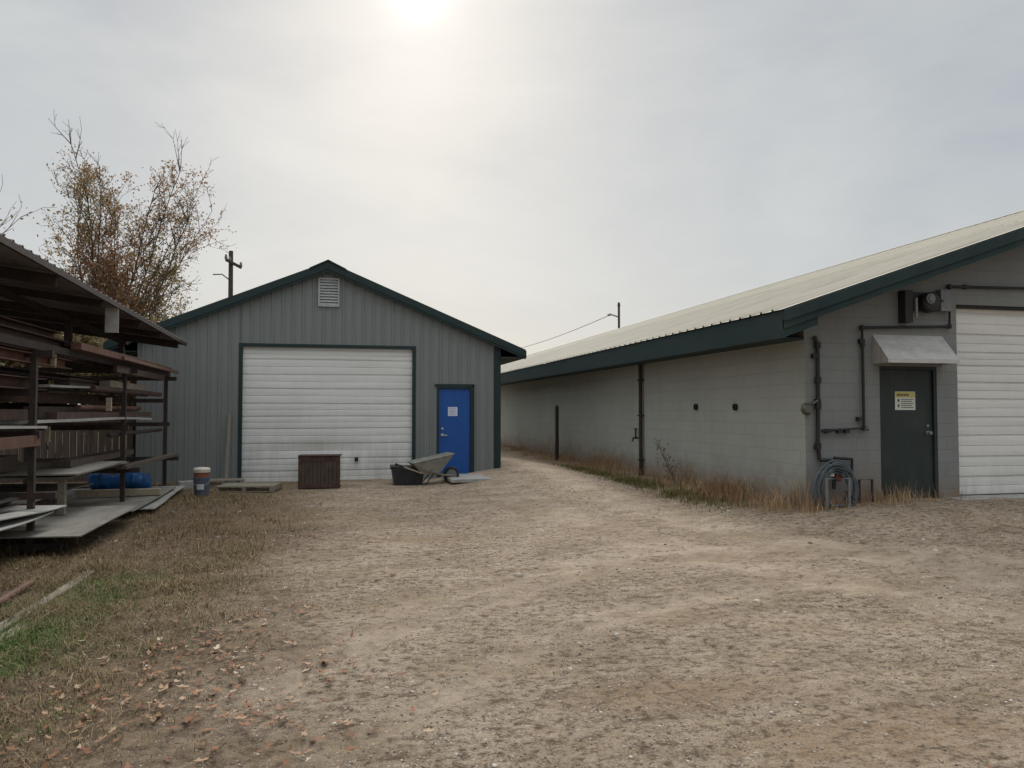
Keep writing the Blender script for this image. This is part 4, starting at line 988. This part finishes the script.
# ---------------------------------------------------------------- trees
def tree(name, label, base, height, spread, nstem, leaf_n, leafmat, seed, lsize=.09, group=None, lean=.15, twig=1.0, r0=.09, clump=None, trunk_h=.0):
    r_ = random.Random(seed); root = thing(name, (*base, 0), label, 'tree' if 'tree' in name else 'shrub', group)
    br = MB(); tips = []
    B = Vector((*base, -.1))
    def grow(p, d, L, r, lvl):
        n = max(3, int(L / .5)); pts = [p.copy()]; rs = [r]; q = p.copy(); dd = d.copy(); kids = []
        for i in range(n):
            dd = (dd + Vector((r_.gauss(0, .06), r_.gauss(0, .06), .035 if lvl else .02))).normalized()
            q = q + dd * (L / n); pts.append(q.copy()); f_ = 1 - (i + 1) / n; rs.append(max(.006, r * (.25 + .75 * f_) if lvl < 2 else r * (.4 + .6 * f_)))
            kids.append((q.copy(), dd.copy(), (i + 1) / n))
        br.tube(pts, rs, 6 if lvl == 0 else 4 if lvl == 1 else 3, caps=False)
        if lvl < 3:
            k = {0: int(L * 2.2 * twig), 1: int(L * 2.6 * twig), 2: int(L * 2.4 * twig)}[lvl]
            for _ in range(k):
                t = r_.uniform(.18 if lvl == 0 else .15, 1); q, dd, _t = kids[min(n - 1, int(t * n))]
                az = r_.uniform(0, 2 * math.pi); ang = R(r_.uniform(22, 48)); 
                a = dd.cross(Vector((math.cos(az), math.sin(az), .2))).normalized(); nd_ = (dd * math.cos(ang) + a * math.sin(ang)).normalized()
                LL = {0: spread * r_.uniform(.35, .75) * (1.15 - .6 * t), 1: L * r_.uniform(.3, .55), 2: L * r_.uniform(.35, .6)}[lvl]
                if LL > .25: grow(q, nd_, LL, max(.007, r * {0: .38, 1: .5, 2: .6}[lvl]), lvl + 1)
        if lvl >= 1:
            for (q, dd, t) in kids: tips.append((q, dd, lvl))
    for s_ in range(nstem):
        az = 2 * math.pi * s_ / nstem + r_.uniform(-.5, .5); k = r_.uniform(.3, 1) * lean if nstem > 1 else .03
        d = Vector((math.cos(az) * k, math.sin(az) * k, 1)).normalized()
        grow(B + Vector((math.cos(az), math.sin(az), 0)) * (.25 if nstem > 1 else 0), d, height * r_.uniform(.72, .97), r0 * r_.uniform(.7, 1.1), 0)
    tr = br.build('trunk', 'bark', root)
    # leaves hang in loose clumps on the outer twigs
    cl = [tips[r_.randrange(len(tips))][0] for _ in range(max(8, leaf_n // 70))]
    pool = [t for t in tips if t[0].z < height * .93]
    near = []
    for t in pool:
        dmin = min((t[0] - c2).length for c2 in cl)
        near.append(math.exp(-(dmin / (spread * .16)) ** 2) + .22)
    idx = r_.choices(range(len(pool)), weights=near, k=leaf_n)
    T = np.array([pool[i][0] for i in idx]); n = len(T)
    g = np.random.default_rng(seed); T = T + g.normal(0, .10, (n, 3)) * (1 if lsize < .15 else 1.6)
    u = g.normal(size=(n, 3)); u /= np.linalg.norm(u, axis=1)[:, None]; v = np.cross(u, g.normal(size=(n, 3))); v /= np.linalg.norm(v, axis=1)[:, None]
    s2 = (lsize * g.uniform(.5, 1.2, n))[:, None]
    V = np.stack([T - u * s2 * .6, T + v * s2 * .32, T + u * s2 * .6, T - v * s2 * .32], 1).reshape(-1, 3)
    Fc = np.arange(4 * n).reshape(n, 4)
    np_mesh('crown', V, Fc, leafmat, False, root, (*base, 0))
    return root
b_ = at(124, 300, Y=31)
tree('tree', 'tall half bare tree with rust and olive leaves behind rack and shed', (b_.x - .75, 31), 11.7, 2.8, 13, 42000, 'leaf_rust', 21, .092, lean=.15, twig=1.45, r0=.045)
b_ = at(-85, 300, Y=25)
tree('tree', 'thin bare tree with a few dark leaves at the left edge of the picture', (b_.x, 25), 8.2, 3.2, 5, 2200, 'leaf_rust', 5, .10, lean=.26, twig=.9, r0=.05)
k = 0
for (bx, by, hh, sd, lab) in ((-5.3, 24.5, 4.6, 36, 'shrub beside the back corner of the grey shed'), (-6.6, 22.0, 4.1, 31, 'olive brown shrub nearest the shed behind the fence'), (-8.8, 21.3, 4.3, 32, 'dense olive shrub behind the middle of the rack'),
                              (-11.2, 22.0, 4.6, 33, 'tall tangled shrub behind the near half of the rack'), (-13.8, 21.5, 4.4, 34, 'shrub at the far left end of the fence'), (-16.5, 23, 5.0, 35, 'largest shrub left of the others, past the fence end')):
    tree('shrub', lab, (bx, by), hh, 2.3, 7, 13000, 'leaf_olive', sd, .15, 'shrubs behind the fence', .55, .75, .035)
for (bx, by, hh, sd, lab) in ((-12.5, 15.5, 4.2, 41, 'tangled shrub left of the rack back, near its middle'), (-11.5, 11.0, 4.0, 42, 'tangled shrub left of the rack back, nearest the camera')):
    tree('shrub', lab, (bx, by), hh, 2.2, 6, 10000, 'leaf_olive', sd, .15, 'shrubs behind the fence', .55, .7, .035)

# dead weed stalk by the side wall
wp = thing('dead_weed', (6.45, at(676, 480, X=6.45).y, .06), 'tall dark dead weed leaning against the block wall', 'weed')
mb = MB(); r_ = random.Random(8); a = at(680, 484, X=6.45); c_ = at(655, 438, X=6.6)
A = Vector((6.45, a.y, .05)); Cc = Vector((6.6, c_.y, c_.z)); pts = [A.lerp(Cc, t) + Vector((0, r_.uniform(-.02, .02), 0)) for t in (0, .2, .4, .6, .8, 1)]
mb.tube(pts, [.014, .012, .01, .008, .006, .004], 5)
for k in range(16):
    t = r_.uniform(.25, .8); p_ = A.lerp(Cc, t); q_ = p_ + Vector((r_.uniform(-.15, .1), r_.uniform(-.22, .22), r_.uniform(.02, .25))); mb.tube([p_, q_], [.005, .003], 4)
mb.build('stalk', 'bark', wp)
n = 60; g_ = np.random.default_rng(3); T = np.array([A.lerp(Cc, float(t)) for t in g_.uniform(.3, .8, n)]) + g_.normal(0, .08, (n, 3))
u = g_.normal(size=(n, 3)); u /= np.linalg.norm(u, axis=1)[:, None]; v = np.cross(u, g_.normal(size=(n, 3))); v /= np.linalg.norm(v, axis=1)[:, None]
V = np.stack([T - u * .03, T + v * .018, T + u * .03, T - v * .018], 1).reshape(-1, 3)
np_mesh('dry_leaves', V, np.arange(4 * n).reshape(n, 4), 'leaf_olive', False, wp, tuple(wp.location))

# ---------------------------------------------------------------- scattered cover
def blades(name, x, y, h, wd, mat, lean=.5, seed=0):
    """curved three-vertex-row blades"""
    g = np.random.default_rng(seed); n = len(x); z = gzl(x, y)
    az = g.uniform(0, 2 * np.pi, n); l = g.uniform(.1, 1, n) * lean * h; dx, dy = np.cos(az) * l, np.sin(az) * l
    pa = az + g.normal(1.57, .4, n); sx_, sy_ = np.cos(pa) * wd / 2, np.sin(pa) * wd / 2
    b0 = np.stack([x - sx_, y - sy_, z - .01], -1); b1 = np.stack([x + sx_, y + sy_, z - .01], -1)
    hm = h * .55
    m0 = np.stack([x - sx_ * .8 + dx * .3, y - sy_ * .8 + dy * .3, z + hm], -1); m1 = np.stack([x + sx_ * .8 + dx * .3, y + sy_ * .8 + dy * .3, z + hm], -1)
    t0 = np.stack([x + dx - sx_ * .15, y + dy - sy_ * .15, z + h * np.sqrt(np.clip(1 - (l / np.maximum(h, 1e-4)) ** 2 * .4, .1, 1))], -1)
    t1 = t0 + np.stack([sx_ * .3, sy_ * .3, np.zeros(n)], -1)
    V = np.stack([b0, b1, m1, m0, t1, t0], 1).reshape(-1, 3); k = np.arange(n)[:, None] * 6
    Fc = np.concatenate([k + np.array([[0, 1, 2, 3]]), k + np.array([[3, 2, 4, 5]])], 1).reshape(-1, 4)
    return np_mesh(name, V, Fc, mat)

def scatter(n, x0, x1, y0, y1, dens, seed, tuft=None):
    g = np.random.default_rng(seed); x = g.uniform(x0, x1, n); y = g.uniform(y0, y1, n)
    keep = g.random(n) < dens(x, y); x, y = x[keep], y[keep]
    if tuft:
        k, s_ = tuft; x = np.repeat(x, k) + g.normal(0, s_, len(x) * k); y = np.repeat(y, k) + g.normal(0, s_, len(y) * k)
    return x, y
# dry grass on the left; patchy, thinning towards the gravel
def d_dry(x, y):
    edge = -.45 + 1.3 * (vnoise(x, y, .8, 1) - .5)
    n1 = vnoise(x, y, 2.2, 2); base = np.clip((edge - x) / 1.1, 0, 1)
    litter = 1 - .35 * ss(-2.2, -1.2, x) * (1 - ss(5.5, 8, y))
    return base * np.clip((n1 - .32) * 2.6, .04, 1) * litter * (.35 + .65 * (vnoise(x, y, 6.0, 3) > .45))
x, y = scatter(26000, -6, .9, 2.6, 9.5, d_dry, 1, (9, .10)); g = np.random.default_rng(5)
tag(blades('dry_grass', x, y, g.uniform(.012, .09, len(x)) * (.3 + 1.5 * vnoise(x, y, 2.1, 77) ** 1.5) * (1 + .5 * (x < -2)), g.uniform(.003, .0065, len(x)), 'grass_dry', 2.6, 1), 'dry straw coloured grass along the left of the yard', 'grass', kind='stuff')
x, y = scatter(13000, -8, 1.2, 9.5, 18.2, lambda x, y: d_dry(x, y) * .9, 2, (8, .12)); g = np.random.default_rng(6)
tag(blades('dry_grass', x, y, g.uniform(.02, .10, len(x)) * (1 + .8 * (x < -3.0)), g.uniform(.004, .009, len(x)), 'grass_dry', 1.9, 2), 'dry grass below and beyond the storage rack', 'grass', kind='stuff')
def d_green(x, y):
    a = np.exp(-((x + 2.1 - .03 * (y - 6.5)) / .30) ** 2) * ss(4.9, 5.7, y) * (1 - ss(7.6, 8.4, y)); b2 = .05 * np.exp(-((x + 1.7) / .8) ** 2) * ss(2.5, 4, y) * (1 - ss(6, 9, y))
    return np.clip(a + b2 * (vnoise(x, y, 2, 9) > .5), 0, 1)
x, y = scatter(13000, -3.4, -.8, 2.5, 9.0, d_green, 3, (8, .06)); g = np.random.default_rng(7)
tag(blades('green_grass', x, y, g.uniform(.02, .09, len(x)), g.uniform(.003, .006, len(x)), 'grass_green', 1.7, 3), 'green grass growing round the planks on the left', 'grass', kind='stuff')
# long flattened stems, tangled, at the near left and under the rack edge
def d_long(x, y): return np.clip((-.9 - x + 1.2 * (vnoise(x, y, .9, 61) - .5)) / 1.0, 0, 1) * (vnoise(x, y, 2.6, 62) > .42)
x, y = scatter(5200, -4.5, 0, 2.7, 9.5, d_long, 14, (6, .05)); g = np.random.default_rng(15)
tag(blades('long_dry_grass', x, y, g.uniform(.04, .13, len(x)), g.uniform(.002, .0045, len(x)), 'grass_dry', 3.2, 15), 'long flattened dry grass stems at the near left', 'grass', kind='stuff')
# sparse short straw over the gravel
def d_sparse(x, y): return .55 * (x < -.2) * (x > -2.2) + .5 * np.clip((vnoise(x, y, .9, 12) - .55) * 3, 0, 1) * np.clip((vnoise(x, y, 3.5, 13) - .3) * 2, 0, 1)
x, y = scatter(16000, -2.5, 9, 3, 17, d_sparse, 4, (4, .05)); g = np.random.default_rng(8)
ok = ~((x > 6.7) & (y > 10)); x, y = x[ok], y[ok]
tag(blades('straw', x, y, g.uniform(.008, .03, len(x)), g.uniform(.003, .006, len(x)), 'grass_dry', 2.2, 4), 'scattered short straw lying on the gravel yard', 'straw', kind='stuff')
# weeds along the block wall
def d_wall(x, y):
    n1 = vnoise(x, y, 1.1, 20); return np.exp(-((BX - .12 - x) / .42) ** 2) * np.clip((n1 - .15) * 1.8, .1, 1) * (1 - .65 * ss(19, 26, y)) * ss(10.0, 10.5, y)
x, y = scatter(14000, 5.5, 6.8, 10.0, 34, d_wall, 5, (5, .14)); x = np.minimum(x, BX - .03); g = np.random.default_rng(9)
hh = (.04 + .46 * g.random(len(x)) ** 1.7) * (.5 + 1.3 * vnoise(x, y, .9, 21)) * np.exp(-((BX - x) / .6) ** 2) * (.5 + .5 * (1 - ss(17, 24, y)))
tag(blades('dry_weeds', x, y, hh, g.uniform(.005, .011, len(x)), 'weed_rust', .9, 5), 'rust coloured dry weeds along the foot of the block wall', 'weeds', kind='stuff')
def d_wallg(x, y): return np.exp(-((x - 6.15) / .26) ** 2) * np.clip((vnoise(x, y, 1.3, 24) - .02) * 1.6, 0, 1) * ss(10.6, 12, y) * (1 - ss(17.5, 21, y))
x, y = scatter(12000, 5.3, 6.8, 10.1, 30, d_wallg, 6, (6, .06)); g = np.random.default_rng(10)
tag(blades('green_weeds', x, y, g.uniform(.02, .09, len(x)), g.uniform(.006, .014, len(x)), 'weed_green', 1.1, 6), 'low olive green weeds in front of the dry wall weeds', 'weeds', kind='stuff')
def d_front(x, y): return np.clip(np.exp(-((x - 8.15) / .33) ** 2) + .8 * np.exp(-((x - 6.9) / .35) ** 2) + .12, 0, 1) * np.exp(-((BY - .2 - y) / .2) ** 2)
x, y = scatter(1000, 6.6, 9.4, 9.5, 10.15, d_front, 7, (6, .07)); y = np.minimum(y, BY - .03); g = np.random.default_rng(12)
tag(blades('dry_weeds', x, y, g.uniform(.05, .36, len(x)) * g.uniform(.3, 1, len(x)), g.uniform(.003, .007, len(x)), 'weed_rust', .9, 7), 'dry weeds before the green door and corner pipes', 'weeds', kind='stuff')

# fallen leaves
def leaves(name, x, y, s, label, seed):
    g = np.random.default_rng(seed); n = len(x); z = gzl(x, y) + g.uniform(.006, .03, n); az = g.uniform(0, 2 * np.pi, n); c, s_ = np.cos(az), np.sin(az)
    prof = np.array([(-1, 0), (-.5, .32), (-.1, .75), (.15, .3), (.65, .42), (1.05, 0), (.6, -.4), (.2, -.28), (-.15, -.7), (-.5, -.35)]); curl = np.array([.25, .0, .3, 0, .15, .4, .1, 0, .35, 0])
    P = np.zeros((n, 10, 3)); sc = (s * g.uniform(.55, 1.25, n))[:, None]; asp = g.uniform(.5, 1, n)[:, None]
    px, py = prof[None, :, 0] * sc, prof[None, :, 1] * sc * asp
    P[..., 0] = x[:, None] + px * c[:, None] - py * s_[:, None]; P[..., 1] = y[:, None] + px * s_[:, None] + py * c[:, None]
    P[..., 2] = z[:, None] + curl[None] * sc * g.uniform(.1, 1.3, n)[:, None] + px * g.normal(0, .3, n)[:, None] * .6 + .004
    P[..., 2] = np.maximum(P[..., 2], gzl(P[..., 0], P[..., 1]) + .002)
    V = P.reshape(-1, 3); k = np.arange(n)[:, None] * 10
    Fc = np.concatenate([k + np.array([[0, 1, 8, 9]]), k + np.array([[1, 2, 3, 8]]), k + np.array([[3, 4, 7, 8]]), k + np.array([[4, 5, 6, 7]])], 1).reshape(-1, 4)
    return tag(np_mesh(name, V, Fc, 'fallen'), label, 'leaves', kind='stuff')
def d_leaf(x, y):
    return np.clip(1.0 * np.exp(-((x + .65) / .6) ** 2 - ((y - 4.6) / 1.6) ** 2) * (.25 + 1.5 * (vnoise(x, y, 3.0, 31) > .5)) + .11 * (x < -.1) + .006, 0, 1)
x, y = scatter(26000, -5, 6, 2.8, 15, d_leaf, 8); leaves('fallen_leaves', x, y, .032, 'brown and pale fallen leaves on the left of the yard', 41)

# stones: small faceted pebbles over the yard
def stones(name, x, y, s, label, seed):
    g = np.random.default_rng(seed); n = len(x)
    ph = (1 + 5 ** .5) / 2
    base = np.array([(-1, ph, 0), (1, ph, 0), (-1, -ph, 0), (1, -ph, 0), (0, -1, ph), (0, 1, ph), (0, -1, -ph), (0, 1, -ph), (ph, 0, -1), (ph, 0, 1), (-ph, 0, -1), (-ph, 0, 1)]) / 1.9
    fc = np.array([(0, 11, 5), (0, 5, 1), (0, 1, 7), (0, 7, 10), (0, 10, 11), (1, 5, 9), (5, 11, 4), (11, 10, 2), (10, 7, 6), (7, 1, 8), (3, 9, 4), (3, 4, 2), (3, 2, 6), (3, 6, 8), (3, 8, 9), (4, 9, 5), (2, 4, 11), (6, 2, 10), (8, 6, 7), (9, 8, 1)])
    P = base[None] * (1 + g.normal(0, .16, (n, 12, 1))); sc = s * np.exp(g.normal(0, .38, n)); az = g.uniform(0, 2 * np.pi, n); c, s_ = np.cos(az)[:, None], np.sin(az)[:, None]
    ax, ay, azs = g.uniform(.8, 1.3, n)[:, None], g.uniform(.6, 1, n)[:, None], g.uniform(.35, .7, n)[:, None]
    X_, Y_, Z_ = P[..., 0] * ax, P[..., 1] * ay, P[..., 2] * azs
    V = np.stack([x[:, None] + (X_ * c - Y_ * s_) * sc[:, None], y[:, None] + (X_ * s_ + Y_ * c) * sc[:, None], gzl(x, y)[:, None] + (Z_ + .05) * sc[:, None]], -1).reshape(-1, 3)
    Fc = (np.arange(n)[:, None, None] * 12 + fc[None]).reshape(-1, 3)
    return tag(np_mesh(name, V, Fc, 'stones'), label, 'gravel', kind='stuff')
def d_st(x, y): return np.clip((vnoise(x, y, .7, 50) - .12) * 1.5, .12, 1) * (.35 + .65 * (vnoise(x, y, 5, 51) > .4)) * (.25 + .75 * ss(-1.2, .2, x))
x, y = scatter(42000, -3, 6.5, 2.9, 7.0, d_st, 9); stones('gravel', x, y, .0050, 'fine gravel stones on the near part of the yard', 1)
x, y = scatter(26000, -3, 11, 7.0, 17.5, d_st, 10); ok = ~((x > 6.7) & (y > 10)); stones('gravel', x[ok], y[ok], .0085, 'gravel stones on the far part of the yard', 2)
x, y = scatter(500, -2.5, 9, 3.0, 16, d_st, 11); ok = ~((x > 6.7) & (y > 10)); stones('gravel', x[ok], y[ok], .020, 'larger loose stones strewn over the yard', 3)

# ---------------------------------------------------------------- sky and sun
SAZ, SEL = R(5.8), R(29.0)
sun_dir = Vector((math.sin(SAZ) * math.cos(SEL), math.cos(SAZ) * math.cos(SEL), math.sin(SEL)))
wd = bpy.data.worlds.new('World'); scn.world = wd; wd.use_nodes = True; nt = wd.node_tree
bg = nt.nodes['Background']
sky = nt.nodes.new('ShaderNodeTexSky'); sky.sky_type = 'NISHITA'; sky.sun_disc = False; sky.sun_elevation = SEL; sky.sun_rotation = SAZ
sky.air_density = 1; sky.dust_density = 2
tc = nt.nodes.new('ShaderNodeTexCoord'); nrm = nt.nodes.new('ShaderNodeVectorMath'); nrm.operation = 'NORMALIZE'; nt.links.new(tc.outputs['Generated'], nrm.inputs[0])
dt = nt.nodes.new('ShaderNodeVectorMath'); dt.operation = 'DOT_PRODUCT'; nt.links.new(nrm.outputs[0], dt.inputs[0]); dt.inputs[1].default_value = sun_dir
cosang = mth(nt, 'MINIMUM', dt.outputs['Value'], 1.0); ang = mth(nt, 'ARCCOSINE', cosang)     # radians from the sun
sp = nt.nodes.new('ShaderNodeSeparateXYZ'); nt.links.new(nrm.outputs[0], sp.inputs[0])
# cloud sheet seen in projection: stretched noise on the direction
mp = nt.nodes.new('ShaderNodeMapping'); mp.inputs['Scale'].default_value = (1, 1, 2.6); mp.inputs['Rotation'].default_value = (0, R(14), R(20)); nt.links.new(nrm.outputs[0], mp.inputs['Vector'])
c1 = noise(nt, mp.outputs[0], 1.7, 5, .55, .6); c2 = noise(nt, mp.outputs[0], 5.0, 5, .6, .4)
cl = mth(nt, 'ADD', mth(nt, 'MULTIPLY', c1, .75), mth(nt, 'MULTIPLY', c2, .25))
base = ramp(nt, cl, [(.32, (3.5, 3.76, 4.05)), (.50, (4.25, 4.48, 4.6)), (.68, (5.0, 5.15, 5.12))])
def gl(width, amt):   # forward glow of the veiled sun
    t = mth(nt, 'DIVIDE', ang, width); return mth(nt, 'MULTIPLY', mth(nt, 'EXPONENT', mth(nt, 'MULTIPLY', mth(nt, 'MULTIPLY', t, t), -1)), amt)
gsum = mth(nt, 'ADD', mth(nt, 'ADD', gl(R(1.6), 3.4), gl(R(3.6), .75)), gl(R(10), .24))
gsum = mth(nt, 'MULTIPLY', gsum, mth(nt, 'MULTIPLY_ADD', cl, 1.2, .4))
gc = nt.nodes.new('ShaderNodeCombineXYZ')
for i, k in enumerate((.97, 1.0, .99)): nt.links.new(mth(nt, 'MULTIPLY', gsum, k), gc.inputs[i])
hz = mth(nt, 'SUBTRACT', 1, sstep(nt, sp.outputs[2], 0, .32))
lit = mixc(nt, mth(nt, 'MULTIPLY', hz, .55), base, (5.15, 5.2, 5.12))
add = nt.nodes.new('ShaderNodeVectorMath'); add.operation = 'ADD'; nt.links.new(lit, add.inputs[0]); nt.links.new(gc.outputs[0], add.inputs[1])
# the cloud deck is thinner away from the sun; a little clear sky filters through everywhere
# an overcast sky is brighter overhead than near the horizon
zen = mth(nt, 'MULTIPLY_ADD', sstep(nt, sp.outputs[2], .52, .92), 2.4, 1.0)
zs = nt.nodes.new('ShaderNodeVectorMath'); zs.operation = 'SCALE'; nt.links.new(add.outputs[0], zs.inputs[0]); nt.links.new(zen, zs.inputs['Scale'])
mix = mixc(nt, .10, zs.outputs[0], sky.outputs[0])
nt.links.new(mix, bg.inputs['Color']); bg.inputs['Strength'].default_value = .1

sl_ = bpy.data.lights.new('sun', 'SUN'); sl_.energy = 1.8; sl_.angle = R(12); sl_.color = (1, .95, .88)
so = bpy.data.objects.new('sun', sl_); C.objects.link(so); so.rotation_euler = (-sun_dir).to_track_quat('-Z', 'Y').to_euler(); so.location = (0, 0, 30)

for o in bpy.data.objects:
    if '_o' in o: del o['_o']
vs_ = scn.view_settings; vs_.view_transform = 'Standard'; vs_.look = 'None'; vs_.exposure = .24; vs_.gamma = 1; vs_.use_curve_mapping = False
scn.cycles.max_bounces = 6; scn.cycles.diffuse_bounces = 3; scn.cycles.use_denoising = True
